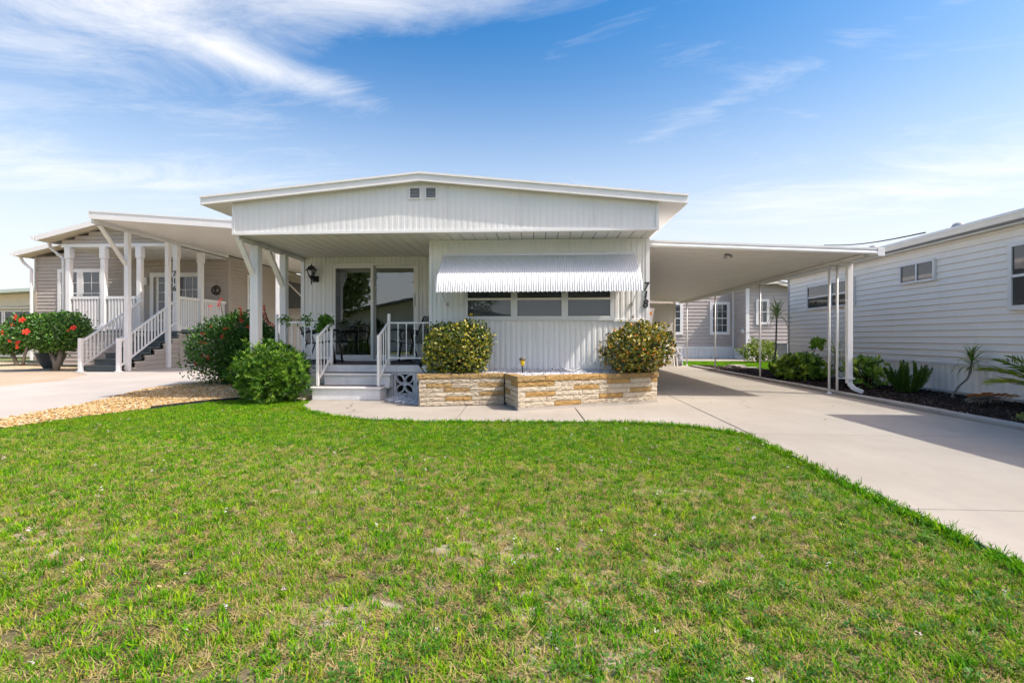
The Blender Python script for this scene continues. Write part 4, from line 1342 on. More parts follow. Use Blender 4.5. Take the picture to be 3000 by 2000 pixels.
# door, windows
sash_window(nh, 'x', NY - .02, -1, -21.06, -20.03, 1.95, 4.05, 0.14, 2, 2, pane='glass', blind=True)
sash_window(nh, 'x', NY - .02, -1, -20.02, -19.0, 1.95, 4.05, 0.14, 2, 2, pane='glass', blind=True)
df = MB().box(-16.86, -16.70, NY - .07, NY, PZ, 3.86).box(-14.62, -14.48, NY - .07, NY, PZ, 3.86).box(-16.70, -14.62, NY - .07, NY, 3.68, 3.86).box(-15.68, -15.58, NY - .065, NY, PZ, 3.68)
dr = df.build('door_frame', 'white_trim', nh)
box('door_leaf', 'window_dark', dr, -16.55, -15.681, NY - .055, NY - .021, PZ, 3.66)
box('pane', 'window_dark', dr, -15.579, -14.621, NY - .055, NY - .021, PZ + .9, 3.66)
mb = MB()
for k in range(1, 6):
    mb.box(-16.55, -15.69, NY - .066, NY - .056, PZ + .1 + k * .40 - .012, PZ + .1 + k * .40 + .012)
mb.box(-16.13, -16.105, NY - .0665, NY - .0562, PZ + .1, 3.6).box(-16.56, -16.46, NY - .067, NY - .0563, PZ, 3.66)
mb.build('muntin', 'white_trim', dr)
mb = MB()
for x in (-15.26, -14.94):
    mb.box(x - .012, x + .012, NY - .066, NY - .056, PZ + .9, 3.66)
mb.box(-15.579, -14.621, NY - .0655, NY - .0563, 3.12, 3.145)
mb.build('muntin', 'white_trim', dr)
sash_window(nh, 'y', NX + .02, 1, 22.42, 23.3, 2.0, 3.93, 0.12, 2, 2, pane='glass', blind=True)
box('porch_light', 'white_trim', nh, -17.10, -16.98, NY - .12, NY - .02, 3.35, 3.66)
for ch, z in (('7', 3.33), ('1', 3.06), ('6', 2.79)):
    digit(ch, 0.27, (NX - .075, PY - .104, z), nh, shear=0.0, wide=0.9)
# stairs
SX0, SX1, SY0 = -14.66, -13.36, 15.50
NR = 7
rise = PZ / NR
run = (PY - 0.06 - SY0) / (NR - 1) - 0.001
for k in range(NR):
    y0 = SY0 + k * run
    if k < NR - 1:
        box('tread', 'stair_grey', nh, SX0 - .02, SX1 - .03, y0 - .03, y0 + run + .001, (k + 1) * rise - .04, (k + 1) * rise - .001 * k, 0.006)
    box('riser', 'stair_grey', nh, SX0, SX1 - .05, y0 + .002, y0 + .022, k * rise + .0005, (k + 1) * rise - .041)
    if k < NR - 1:
        for i in range(k + 1):
            pass
        for xs in (SX1 - .05, SX0 - .035):
            zt = (k + 1) * rise - 0.12
            if zt > 0.04:
                nb = max(1, round(zt / 0.16))
                for j in range(nb):
                    box('stringer_board', 'tan_siding', nh, xs, xs + .035, y0 + run * .35, y0 + run * 1.35, j * zt / nb + .004, (j + 1) * zt / nb - .006)
                box('stringer_trim', 'old_white', nh, xs - .004, xs + .045, y0 + run * .35 - .03, y0 + run * 1.35, zt - .001, zt + .03)
def stair_rail(x):
    z0, z1 = 0.96, 2.44
    y0, y1 = SY0 - .02, PY - .16
    MB().bar((x, y0, z0), (x, y1, z1), 0.055).build('handrail', 'white_trim', nh)
    MB().bar((x, y0, z0 - .78), (x, y1, z1 - .80), 0.045).build('handrail', 'white_trim', nh)
    for k in range(1, 17):
        f = k / 17
        box('baluster', 'white_trim', nh, x - .018, x + .018, y0 + (y1 - y0) * f - .018, y0 + (y1 - y0) * f + .018, z0 - .78 + (z1 - z0) * f, z0 + (z1 - z0) * f)
    box('newel', 'white_trim', nh, x - .055, x + .055, SY0 - .14, SY0 - .03, 0.0, 1.06, 0.008)
    box('newel_foot', 'white_trim', nh, x - .085, x + .085, SY0 - .17, SY0 + .0, 0.0, 0.02)
stair_rail(SX0 + .01)
stair_rail(SX1 - .02)
wr = thing('wall_wreath', 'round black metal monogram plaque on the beige porch wall', 'plaque', (-13.92, NY, 3.1))
ring = [(-13.92 + .19 * math.cos(t), NY - .045, 3.1 + .19 * math.sin(t)) for t in np.linspace(0, 2 * math.pi, 25)]
MB().tube(ring, 0.018, 6, False).build('ring', 'black_iron', wr)
ring = [(-13.92 + .14 * math.cos(t), NY - .045, 3.1 + .14 * math.sin(t)) for t in np.linspace(0, 2 * math.pi, 25)]
MB().tube(ring, 0.013, 6, False).build('ring', 'black_iron', wr)
MB().bar((-13.965, NY - .045, 2.98), (-13.965, NY - .045, 3.22), .03).bar((-13.965, NY - .045, 3.1), (-13.87, NY - .045, 3.20), .028).bar((-13.965, NY - .045, 3.1), (-13.865, NY - .045, 2.99), .028).build('letter', 'black_iron', wr)
MB().tube([(-13.92, NY - .04, 3.29), (-13.92, NY - .04, 3.52)], .006, 5).build('hanger', 'black_iron', wr)
sa = thing('side_awning', 'dark grey window awning on the shaded side wall of the beige house', 'awning', (-13.0, 27, 2.6))
MB().extr([(NX + .03, 4.05), (NX + 1.25, 2.86), (NX + 1.25, 2.66), (NX + 1.22, 2.66), (NX + 1.22, 2.84), (NX + .03, 4.0)], 'y', 25.9, 29.5).build('canopy', 'awning_cloth', sa)
MB().bar((NX + .03, 25.88, 4.06), (NX + 1.26, 25.88, 2.87), .06).build('frame_tube', 'white_trim', sa)
mb = MB()
mb.add([(NX + .03, 25.9, 4.0), (NX + 1.24, 25.9, 2.84), (NX + 1.24, 25.9, 2.6), (NX + .03, 25.9, 2.6), (NX + .03, 25.93, 4.0), (NX + 1.24, 25.93, 2.84), (NX + 1.24, 25.93, 2.6), (NX + .03, 25.93, 2.6)], [(0, 1, 2, 3), (7, 6, 5, 4), (0, 4, 5, 1), (1, 5, 6, 2), (2, 6, 7, 3), (3, 7, 4, 0)])
mb.build('side_panel', 'awning_cloth', sa)

# carport of the beige house
nc = thing('carport', 'white sloping carport roof in front of and beside the beige house', 'carport', (-11, 20, 0))
KX0, KX1, KY0, KY1 = -13.42, -8.45, 14.45, 34.0
def kz(x):
    return 4.60 - (x - KX0) * 0.078
npan = 44
kw = (KY1 - KY0) / npan
pan = MB()
for x in (KX0, KX1):
    pan.v += [(x, 0.003, kz(x)), (x, kw - .003, kz(x)), (x, kw - .003, kz(x) + .06), (x, .003, kz(x) + .06)]
pan.f += [(0, 1, 5, 4), (1, 2, 6, 5), (2, 3, 7, 6), (3, 0, 4, 7), (3, 2, 1, 0), (4, 5, 6, 7)]
pm = pan.mesh('roof_pan'); pm.materials.append(MATS['carport_white'])
for k in range(npan):
    put('roof_pan', pm, None, nc, loc=(0, KY0 + k * kw, 0))
MB().add([(x, y, kz(x) + z) for x in (KX0 - .02, KX1) for y, z in ((KY0 - .05, 0.0), (KY0 - .002, 0.0), (KY0 - .002, .20), (KY0 - .05, .20))],
         [(0, 1, 2, 3), (7, 6, 5, 4), (0, 4, 5, 1), (1, 5, 6, 2), (2, 6, 7, 3), (3, 7, 4, 0)]).build('front_fascia', 'white_trim', nc)
MB().add([(x, y, kz(x) + z) for x in (KX0 - .03, KX1) for y, z in ((KY0 - .065, 0.201), (KY0 + .3, 0.201), (KY0 + .3, .24), (KY0 - .065, .24))],
         [(0, 1, 2, 3), (7, 6, 5, 4), (0, 4, 5, 1), (1, 5, 6, 2), (2, 6, 7, 3), (3, 7, 4, 0)]).build('drip_edge', 'white_trim', nc)
box('edge_beam', 'carport_white', nc, KX0 + .0, KX0 + .09, KY0 + .02, NY - .1, kz(KX0) - .13, kz(KX0) - .012)
box('edge_beam', 'carport_white', nc, KX1 - .12, KX1 - .03, KY0 + .02, KY1, kz(KX1) - .16, kz(KX1) - .001)
for y in (15.72, 17.50):
    box('post', 'white_trim', nc, KX0 + .005, KX0 + .145, y - .07, y + .07, 0.0, kz(KX0) - .131, 0.006)
box('post', 'white_trim', nc, KX1 - .14, KX1 - .02, 16.0, 16.12, 0.0, kz(KX1) - .161, 0.006)
MB().bar((KX0 + .05, KY0 + .25, kz(KX0) - .14), (KX0 + .06, 15.66, 3.42), 0.06, 0.12, (1, 0, 0)).build('brace', 'carport_white', nc)

# low pale house at the far left
fh = thing('low_house', 'low pale house with seafoam roof edge at the far left', 'house', (-33, 30, 0))
box('house_body', 'old_white', fh, -46, -27.5, 27.0, 34, 0, 3.15)
MB().extr([(-47, 2.75), (-26.9, 3.68), (-26.9, 3.80), (-47, 2.90)], 'y', 26.2, 35).build('roof', 'roof_white', fh)
MB().extr([(-47, 2.72), (-26.9, 3.65), (-26.9, 3.82), (-47, 2.92)], 'y', 26.14, 26.198).build('roof_edge', 'seafoam', fh)
MB().extr([(-46, 2.3), (-27.5, 2.9), (-27.5, 3.62), (-46, 2.75)], 'y', 26.9, 26.99).build('gable_wall', 'old_white', fh)
sash_window(fh, 'x', 26.98, -1, -33.0, -30.2, 0.9, 2.62, 0.08, 1, 1, False)
sash_window(fh, 'x', 26.98, -1, -30.15, -28.35, 0.9, 2.62, 0.08, 1, 1, False)
box('pale_band', 'old_white', fh, -46, -27.45, 26.8, 26.899, 2.68, 2.80)

# overhead line
cab = MB()
pts = []
for k in range(13):
    q = k / 12
    p = Vector((10.612, 20, 4.565)).lerp(Vector((8.55, 12.0, 3.42)), q)
    p.z -= 0.10 * math.sin(math.pi * q)
    pts.append(p)
tag(cab.tube(pts, 0.016, 6).build('power_line', 'rubber'), 'black service cable sagging down to the roof of the long white house', 'cable')
tag(MB().tube([(9.0, 25.0, 3.66), (10.5, 25.2, 3.60), (13.0, 25.4, 3.80)], 0.018, 6).build('power_line', 'rubber'), 'black cable running past the eave of the taupe house', 'cable')

# across the street: what the door and windows mirror
op = thing('street_house', 'pale house across the street, mirrored in the sliding door', 'house', (-12, -24, 0))
box('house_body', 'roof_white', op, -19, -3, -32, -22, 0, 2.7)
MB().extr([(-19.8, 2.6), (-11, 4.3), (-2.2, 2.6), (-2.2, 2.75), (-11, 4.45), (-19.8, 2.75)], 'y', -33, -21.2).build('roof', 'roof_grey', op)
MB().extr([(-19, 2.7), (-3, 2.7), (-11, 4.25)], 'y', -22.05, -22.0).build('gable_wall', 'old_white', op)
for x in (-16, -11, -6):
    box('window', 'window_dark', op, x - .8, x + .8, -21.99, -21.95, 1.0, 2.1)

# ------------------------------------------------------------------ foliage helpers
def unit(a):
    return a / np.maximum(np.linalg.norm(a, axis=1, keepdims=True), 1e-6)


def leaf_mesh(name, P, D, N, L, W, C, fold=0.18, droop=0.12, mat='leaf'):
    """one mesh of many leaves: base point, direction, rough normal, length, width, colour per leaf"""
    n = len(P)
    D = unit(D)
    S = unit(np.cross(D, N))
    U = np.cross(S, D)
    L = L[:, None]; W = W[:, None]
    tip = P + D * L - U * L * droop
    pts = np.stack([P,
                    P + D * L * 0.32 + S * W * 0.46 + U * W * fold, P + D * L * 0.68 + S * W * 0.40 + U * (W * fold - L * droop * .4),
                    tip,
                    P + D * L * 0.68 - S * W * 0.40 + U * (W * fold - L * droop * .4), P + D * L * 0.32 - S * W * 0.46 + U * W * fold], 1)
    base = np.arange(n)[:, None] * 6
    F = np.stack([base + np.array([0, 1, 2, 3]), base + np.array([0, 3, 4, 5])], 1).reshape(-1, 4)
    me = bpy.data.meshes.new(name)
    me.vertices.add(n * 6)
    me.vertices.foreach_set('co', pts.reshape(-1).astype(np.float32))
    me.loops.add(len(F) * 4)
    me.loops.foreach_set('vertex_index', F.reshape(-1).astype(np.int32))
    me.polygons.add(len(F))
    me.polygons.foreach_set('loop_start', (np.arange(len(F)) * 4).astype(np.int32))
    me.polygons.foreach_set('use_smooth', np.ones(len(F), bool))
    ca = me.color_attributes.new('Col', 'FLOAT_COLOR', 'POINT')
    col = np.ones((n, 6, 4), np.float32)
    col[:, :, :3] = C[:, None, :]
    ca.data.foreach_set('color', col.reshape(-1))
    me.update(calc_edges=True)
    me.materials.append(MATS[mat])
    return me


def palette(rng, n, cols, wts, jit=0.18):
    cols = np.array(cols)
    w = np.array(wts) / sum(wts)
    c = cols[rng.choice(len(cols), n, p=w)]
    return c * (1 + rng.uniform(-jit, jit, (n, 1)))


def crown_points(rng, n, c, r, lumps=0.14, freq=3.0, inner=0.3, zmin=None, power=2.0):
    """points through a lumpy, uneven crown, most of them near its surface"""
    d = unit(rng.normal(size=(n, 3)))
    K = rng.normal(size=(7, 3)) * freq
    ph = rng.uniform(0, 6.28, 7)
    lump = 1 + lumps * np.sin(d @ K.T + ph).sum(1) / 2.2
    rad = np.where(rng.random(n) < inner, rng.uniform(0.35, 0.85, n), rng.uniform(0.84, 1.04, n))
    rad = np.where((rng.random(n) < 0.06) & (np.sin(d @ (K[0] * 3) + 1) > .3), rng.uniform(1.04, 1.20, n), rad)
    # superellipsoid: square shouldered for clipped shrubs when power > 2
    q = (np.abs(d) ** power).sum(1) ** (-1 / power)
    p = d * (q * rad * lump)[:, None] * np.array(r)
    p = p + np.array(c)
    if zmin is not None:
        keep = p[:, 2] > zmin
        p, d = p[keep], d[keep]
    return p, d


def stems(parent, base, c, r, n, rng, mat='twig', r0=0.018):
    mb = MB()
    b = Vector(base)
    for k in range(n):
        th = rng.uniform(0, 6.28)
        q = rng.uniform(0.25, 0.8)
        t = Vector((c[0] + r[0] * q * math.cos(th), c[1] + r[1] * q * math.sin(th), c[2] + r[2] * rng.uniform(-0.1, 0.6)))
        m = b.lerp(t, 0.5) + Vector((rng.uniform(-.06, .06), rng.uniform(-.06, .06), 0.04))
        mb.tube([b + Vector((rng.uniform(-.04, .04), rng.uniform(-.04, .04), 0)), m, t], [r0, r0 * .7, r0 * .3], 6)
    return mb.build('stems', mat, parent, True)


def shrub(name, label, base, c, r, n, L, W, cols, wts, seed, lumps=0.14, freq=3.0, inner=0.3, zmin=None, power=2.0, mat='leaf', up=0.35, cat='shrub', group=None, nst=9, rosette=0, jit=0.18):
    rng = np.random.default_rng(seed)
    t = thing(name, label, cat, base, group)
    p, d = crown_points(rng, n, c, r, lumps, freq, inner, zmin, power)
    m = len(p)
    if rosette:
        ax = unit(d + np.array([0, 0, up]) + rng.normal(size=(m, 3)) * 0.25)
        col0 = palette(rng, m, cols, wts, jit)
        P, D, N, Cc = [], [], [], []
        for k in range(rosette):
            v = unit(np.cross(ax, rng.normal(size=(m, 3))))
            sp = rng.uniform(0.35, 1.1, (m, 1))
            D.append(unit(ax + v * sp)); N.append(ax); P.append(p + ax * rng.uniform(-.015, .015, (m, 1))); Cc.append(col0 * rng.uniform(.85, 1.15, (m, 1)))
        P, D, N, Cc = (np.concatenate(q) for q in (P, D, N, Cc))
    else:
        P = p
        D = unit(d * 0.6 + np.array([0, 0, up]) + rng.normal(size=(m, 3)) * 0.75)
        N = unit(d + np.array([0, 0, 0.5]) + rng.normal(size=(m, 3)) * 0.45)
        Cc = palette(rng, m, cols, wts, jit)
    k = len(P)
    me = leaf_mesh('foliage', P, D, N, L * rng.uniform(.65, 1.25, k), W * rng.uniform(.7, 1.2, k), Cc, mat=mat)
    stuff(put('foliage', me, None, t))
    if nst:
        stems(t, base, c, r, nst, rng)
    return t, rng


def spiky_flower(parent, p, rng, mat='petal_red', s=0.05, n=9, name='flower'):
    mb = MB()
    for k in range(n):
        d = unit(rng.normal(size=(1, 3)) + np.array([[0, 0, 0.4]]))[0]
        e = Vector(p) + Vector(d) * s * rng.uniform(.6, 1.2)
        mb.tube([p, e], [s * .07, s * .13], 4)
    return mb.build(name, mat, parent)


def hibiscus_flower(parent, p, nrm, s, mat='hibiscus_red'):
    nrm = Vector(nrm).normalized()
    a = nrm.orthogonal().normalized()
    b = nrm.cross(a)
    mb = MB()
    for k in range(5):
        t0 = 2 * math.pi * k / 5
        c0 = Vector(p)
        ra = lambda t, q, h: c0 + (a * math.cos(t) + b * math.sin(t)) * s * q + nrm * s * h
        mb.add([c0, ra(t0 - .5, .55, .22), ra(t0 - .42, .95, .18), ra(t0, 1.05, .12), ra(t0 + .42, .95, .30), ra(t0 + .5, .55, .25)], [(0, 1, 2, 3), (0, 3, 4, 5)])
    mb.tube([p, Vector(p) + nrm * s * .9], [s * .06, s * .04], 5)
    return mb.build('flower', mat, parent)


# ------------------------------------------------------------------ shrubs round the white home
GR = [(0.074, 0.182, 0.019), (0.115, 0.250, 0.027), (0.176, 0.324, 0.038), (0.047, 0.115, 0.016)]
shrub('round_bush', 'bright green round bush in front of the porch post, left of the steps', (-4.60, 8.44, 0), (-4.60, 8.44, 0.46), (0.60, 0.52, 0.47), 2100, 0.082, 0.014, [(0.07, 0.19, 0.018), (0.13, 0.27, 0.025), (0.24, 0.40, 0.045), (0.035, 0.10, 0.012)], [4, 4, 3, 3], 11,
      lumps=0.12, freq=3.9, zmin=0.05, rosette=8, up=0.55, mat='leaf', inner=0.35)
RB = [(0.033, 0.102, 0.015), (0.053, 0.143, 0.019), (0.083, 0.188, 0.027), (0.021, 0.068, 0.012)]
t_, rng = shrub('flowering_bush', 'tall dark green bush with small red flowers at the gravel bed beside the porch', (-6.92, 11.4, 0), (-6.92, 11.4, 0.80), (0.92, 0.86, 0.80), 13000, 0.092, 0.034, [(0.035, 0.115, 0.014), (0.065, 0.17, 0.022), (0.10, 0.22, 0.030), (0.022, 0.07, 0.010)], [3, 4, 2, 3], 12,
                lumps=0.19, freq=3.6, zmin=0.02, mat='leaf', inner=0.4, nst=14)
p, d = crown_points(rng, 400, (-6.92, 11.4, 0.82), (0.92, 0.85, 0.80), 0.10, 3.4, 0.0, 0.3)
sel = [i for i in range(len(p)) if d[i][1] < 0.1][:28]
for i in sel:
    spiky_flower(t_, tuple(p[i] + d[i] * 0.05), rng, 'petal_red', 0.055, 8)
for (x, y, z) in ((-7.25, 11.1, 1.92), (-6.72, 11.0, 1.72), (-6.15, 10.95, 1.76), (-6.25, 11.2, 1.62)):
    for k in range(4):
        spiky_flower(t_, (x + rng.uniform(-.03, .03), y, z - .05 * k), rng, 'petal_red', 0.05, 7)
    MB().tube([(x + .05, y + .1, 1.4), (x, y, z)], [0.012, 0.005], 5).build('stem', 'twig', t_)
CR = [(0.276, 0.265, 0.025), (0.414, 0.345, 0.029), (0.086, 0.144, 0.018), (0.034, 0.069, 0.014), (0.506, 0.425, 0.057)]
shrub('clipped_shrub', 'clipped yellow green shrub in the stone planter, next to the porch railing', (-1.43, 8.36, 0.45), (-1.43, 8.36, 0.885), (0.51, 0.43, 0.395), 5400, 0.058, 0.036, CR, [4, 2, 6, 3, .7], 21,
      lumps=0.11, freq=3.8, zmin=0.47, power=3.6, mat='leaf_glossy', inner=0.35, up=0.5)
CO = [(0.230, 0.218, 0.025), (0.391, 0.310, 0.029), (0.075, 0.127, 0.017), (0.034, 0.057, 0.014), (0.483, 0.196, 0.025), (0.529, 0.414, 0.069)]
t_, rng = shrub('clipped_shrub', 'clipped shrub with yellow and orange leaves in the planter below the house number', (1.58, 8.56, 0.45), (1.545, 8.40, 0.895), (0.465, 0.39, 0.36), 4700, 0.058, 0.036, CO, [3, 3, 4, 3, 1.3, 1], 22,
                lumps=0.13, freq=3.6, zmin=0.50, power=3.0, mat='leaf_glossy', inner=0.35, up=0.5)
for q in ((1.70, 8.02, 0.80), (1.12, 8.12, 1.17), (1.45, 8.05, 1.10)):
    spiky_flower(t_, q, rng, 'orange_label', 0.03, 8)
MB().tube([(1.56, 8.44, 0.44), (1.55, 8.43, 0.55), (1.58, 8.40, 0.75)], [0.05, 0.04, 0.03], 8).build('stem', 'twig', t_)
# trailing plant on the railing
vn = thing('trailing_vine', 'leafy green vine trailing along the porch railing left of the steps', 'vine', (-4.3, YK + .03, 1.36))
rng = np.random.default_rng(31)
P = []
for k in range(330):
    x = rng.uniform(-4.82, -3.95)
    if math.sin(x * 17) + rng.uniform(-.6, .6) > -0.1:
        P.append((x, YK + .03 + rng.uniform(-.05, .05), 1.37 + rng.normal() * 0.045 + 0.02))
for k in range(420):
    v = unit(rng.normal(size=(1, 3)))[0] * rng.uniform(.4, 1) * np.array([.15, .11, .12])
    P.append(tuple(np.array((-3.93, YK - .0, 1.37)) + v))
for k in range(230):
    v = unit(rng.normal(size=(1, 3)))[0] * rng.uniform(.4, 1) * np.array([.12, .09, .10])
    P.append(tuple(np.array((-4.02, YK - .02, 1.24)) + v))
P = np.array(P)
stuff(put('foliage', leaf_mesh('foliage', P, rng.normal(size=P.shape) + np.array([0, -.4, 0]), rng.normal(size=P.shape) * .5 + np.array([0, -.6, .6]), rng.uniform(.035, .065, len(P)), rng.uniform(.025, .042, len(P)),
                               palette(rng, len(P), GR, [3, 4, 1, 2]), mat='leaf'), None, vn))
MB().tube([(-4.85, YK + .03, 1.38), (-4.5, YK + .02, 1.39), (-4.2, YK + .03, 1.37), (-3.95, YK + .01, 1.36)], 0.006, 5).build('stem', 'twig', vn)

# ------------------------------------------------------------------ beds on the right
SC = [(0.153, 0.294, 0.032), (0.244, 0.406, 0.045), (0.406, 0.528, 0.060), (0.071, 0.143, 0.024)]
shrub('schefflera', 'wide leafy green shrub in the mulch bed behind the carport posts', (6.42, 13.1, 0.02), (6.42, 13.1, 0.33), (0.56, 0.62, 0.30), 420, 0.125, 0.045, SC, [3, 4, 3, 2], 41,
      lumps=0.18, freq=3.0, zmin=0.08, rosette=7, up=0.9, mat='leaf_glossy', inner=0.35, group='leafy shrubs in the mulch bed')
t_, rng = shrub('schefflera', 'single tall sprig of leaves above the wide shrub in the mulch bed', (6.66, 13.0, 0.02), (6.74, 13.0, 0.92), (0.14, 0.12, 0.13), 55, 0.11, 0.04, SC, [3, 4, 3, 1], 42, rosette=6, up=0.9, mat='leaf_glossy', nst=0)
MB().tube([(6.60, 13.05, 0.1), (6.62, 13.03, 0.6), (6.73, 13.0, 0.92)], [0.016, 0.012, 0.008], 6).build('stem', 'twig', t_)
shrub('schefflera', 'compact leafy green shrub in the mulch bed just right of the carport downspout', (6.62, 10.9, 0.02), (6.60, 10.9, 0.36), (0.33, 0.34, 0.30), 230, 0.105, 0.042, SC, [3, 4, 4, 2], 43,
      lumps=0.22, freq=3.2, zmin=0.06, rosette=7, up=0.9, mat='leaf_glossy', inner=0.35, group='leafy shrubs in the mulch bed')
shrub('lime_shrub', 'pale lime green shrub in front of the taupe house', (9.55, 23.3, 0), (9.55, 23.3, 0.45), (0.75, 0.6, 0.5), 1300, 0.13, 0.06, [(0.16, 0.24, 0.03), (0.24, 0.30, 0.05), (0.09, 0.16, 0.02)], [3, 3, 2], 44, lumps=.25, zmin=.02, up=.6)


def ribbon_leaf(L, w, bend, mat, col=None, n=7, fold=0.25, name='leaf'):
    """strap leaf along +X from the origin, arching down"""
    mb = MB()
    for i in range(n + 1):
        q = i / n
        ww = w * (0.55 + 0.45 * math.sin(math.pi * min(q * 1.4, 1) * .5)) * (1 - q ** 3) * 0.5 + 0.0006
        a = bend * q * q
        x, z = L * q * math.cos(a * .6), -L * q * math.sin(a * .6)
        mb.v += [(x, -ww, z + ww * fold), (x, 0, z), (x, ww, z + ww * fold)]
    for i in range(n):
        for k in (0, 1):
            mb.f.append((3 * i + k, 3 * i + k + 1, 3 * i + k + 4, 3 * i + k + 3))
    me = mb.mesh(name)
    me.polygons.foreach_set('use_smooth', [True] * len(me.polygons))
    if col is not None:
        ca = me.color_attributes.new('Col', 'FLOAT_COLOR', 'POINT')
        ca.data.foreach_set('color', np.tile(np.array([*col, 1.0], np.float32), len(me.vertices)))
    me.materials.append(MATS[mat])
    return me


def leaf_obj(me, parent, p, az, pitch, roll=0.0, s=1.0, name='leaf'):
    o = bpy.data.objects.new(name, me)
    o.location = p
    o.rotation_euler = (Matrix.Rotation(az, 3, 'Z') @ Matrix.Rotation(-pitch, 3, 'Y') @ Matrix.Rotation(roll, 3, 'X')).to_euler()
    o.scale = (s, s, s)
    return link(o, parent)


def dracaena(label, trunk, rad, L, w, n, seed, cols, heads=None, lo=-0.35):
    rs = random.Random(seed)
    t = thing('dracaena', label, 'plant', trunk[0], 'spiky topped dracaenas in the mulch bed')
    MB().tube(trunk, rad, 8).build('trunk', 'bark', t, True)
    ms = [ribbon_leaf(L * q, w, b, 'leaf', c) for q, b in ((1, .5), (.85, .9), (1.05, 1.2)) for c in cols]
    top = Vector(trunk[-1])
    for k in range(n):
        f = k / n
        pitch = lo + (1.5 - lo) * f ** 0.8 + rs.uniform(-.12, .12)
        leaf_obj(rs.choice(ms), t, top + Vector((rs.uniform(-.01, .01), rs.uniform(-.01, .01), -.10 + .14 * f)), rs.uniform(0, 6.283), pitch, 0, rs.uniform(.8, 1.1))
    return t
DG = [(0.098, 0.188, 0.029), (0.195, 0.276, 0.057), (0.325, 0.374, 0.114)]
dracaena('tall thin dracaena with one pale spiky head beside the corner of the white house', [(6.96, 16.05, 0.0), (7.03, 16.06, 0.35), (7.10, 16.08, 0.7), (7.13, 16.08, 1.75)], [0.035, 0.03, 0.026, 0.022], 0.62, 0.036, 64, 1, [(0.12, 0.18, 0.03), (0.24, 0.29, 0.09), (0.42, 0.46, 0.26)], lo=0.05)
dracaena('low dracaena with a curved bare stem in front of the white skirting', [(7.02, 9.25, 0.0), (7.05, 9.25, 0.10), (7.16, 9.26, 0.24), (7.30, 9.27, 0.36), (7.36, 9.28, 0.48), (7.375, 9.28, 0.66)], [0.020, 0.018, 0.016, 0.016, 0.016, 0.018], 0.34, 0.020, 64, 2, DG, lo=-0.1)
dracaena('small dracaena behind the pair of carport posts', [(6.33, 11.55, 0.0), (6.34, 11.55, 0.4), (6.36, 11.55, 0.72)], [0.016, 0.014, 0.014], 0.42, 0.022, 44, 3, DG, lo=-0.5)


def plume(L, r, col, seed):
    """foxtail frond: a soft tapering bottle brush along +X"""
    rng = np.random.default_rng(seed)
    n = 420
    q = rng.random(n) ** .8
    ax = np.stack([L * q * np.cos(.25 * q), np.zeros(n), L * q * np.sin(.25 * q)], 1)
    th = rng.uniform(0, 6.283, n)
    D = np.stack([np.full(n, .9), np.cos(th), np.sin(th)], 1)
    rr = r * np.sin(np.pi * np.clip(q * .82 + .12, 0, 1)) ** .7 + .004
    C = np.array(col)[None] * rng.uniform(.6, 1.35, (n, 1))
    me = leaf_mesh('plume', ax, D, rng.normal(size=(n, 3)), rr * 1.5, np.full(n, .009), C, fold=0, droop=0, mat='leaf_matt')
    return me
def foxtail(label, x, y, L, n, seed, spread=1.0):
    rs = random.Random(seed)
    t = thing('foxtail_fern', label, 'plant', (x, y, 0.02), 'foxtail ferns in the mulch bed')
    ms = [plume(L, .036, c, seed * 10 + i) for i, c in enumerate(((0.11, 0.20, 0.03), (0.08, 0.16, 0.025), (0.15, 0.24, 0.04)))]
    for k in range(n):
        az = 6.283 * k / n + rs.uniform(-.3, .3)
        leaf_obj(rs.choice(ms), t, (x + .09 * math.cos(az), y + .09 * math.sin(az), .03), az, rs.uniform(.55, 1.35) / spread, rs.uniform(-.5, .5), rs.uniform(.75, 1.1), 'plume')
foxtail('foxtail fern with upright green plumes between shrub and white skirting', 6.88, 10.12, 0.56, 38, 5)
foxtail('dark fern at the left foot of the wide shrub in the mulch bed', 6.12, 13.55, 0.50, 14, 6, 1.3)


def frond(L, n, col, leafl, seed, mat='leaf', arch=0.9):
    """pinnate palm frond along +X: stalk and two rows of leaflets"""
    rng = np.random.default_rng(seed)
    P, D, N, W, LL = [], [], [], [], []
    st = []
    for i in range(13):
        q = i / 12
        st.append((L * q, 0, L * (.30 * q - arch * .55 * q * q)))
    st = np.array(st)
    for i in range(n):
        q = .18 + .82 * (i + .5) / n
        x = np.interp(q, np.linspace(0, 1, 13), st[:, 0]); z = np.interp(q, np.linspace(0, 1, 13), st[:, 2])
        l = leafl * (math.sin(math.pi * min(1, q * .85 + .12))) ** .6
        for s in (-1, 1):
            P.append((x, 0, z)); D.append((.75, s * rng.uniform(.8, 1.05), rng.uniform(-.25, .15))); N.append((0, 0, 1)); LL.append(l * rng.uniform(.85, 1.1)); W.append(.02)
    P, D, N = np.array(P, float), np.array(D, float), np.array(N, float)
    C = np.array(col)[None] * rng.uniform(.65, 1.3, (len(P), 1))
    return leaf_mesh('leaflets', P, D, N + rng.normal(size=P.shape) * .15, np.array(LL), np.array(W), C, fold=.3, droop=.10, mat=mat), [tuple(q) for q in st]
pm_ = thing('palm', 'small palm with arching green fronds at the right edge of the mulch bed', 'palm', (7.42, 7.80, 0))
rs = random.Random(9)
MB().tube([(7.42, 7.80, 0), (7.43, 7.80, .12), (7.43, 7.80, .22)], [.07, .065, .045], 9).build('trunk', 'bark', pm_)
FR = [frond(0.95, 26, c, .30, i) for i, c in enumerate(((0.32, 0.39, 0.05), (0.44, 0.48, 0.07), (0.20, 0.28, 0.04)))]
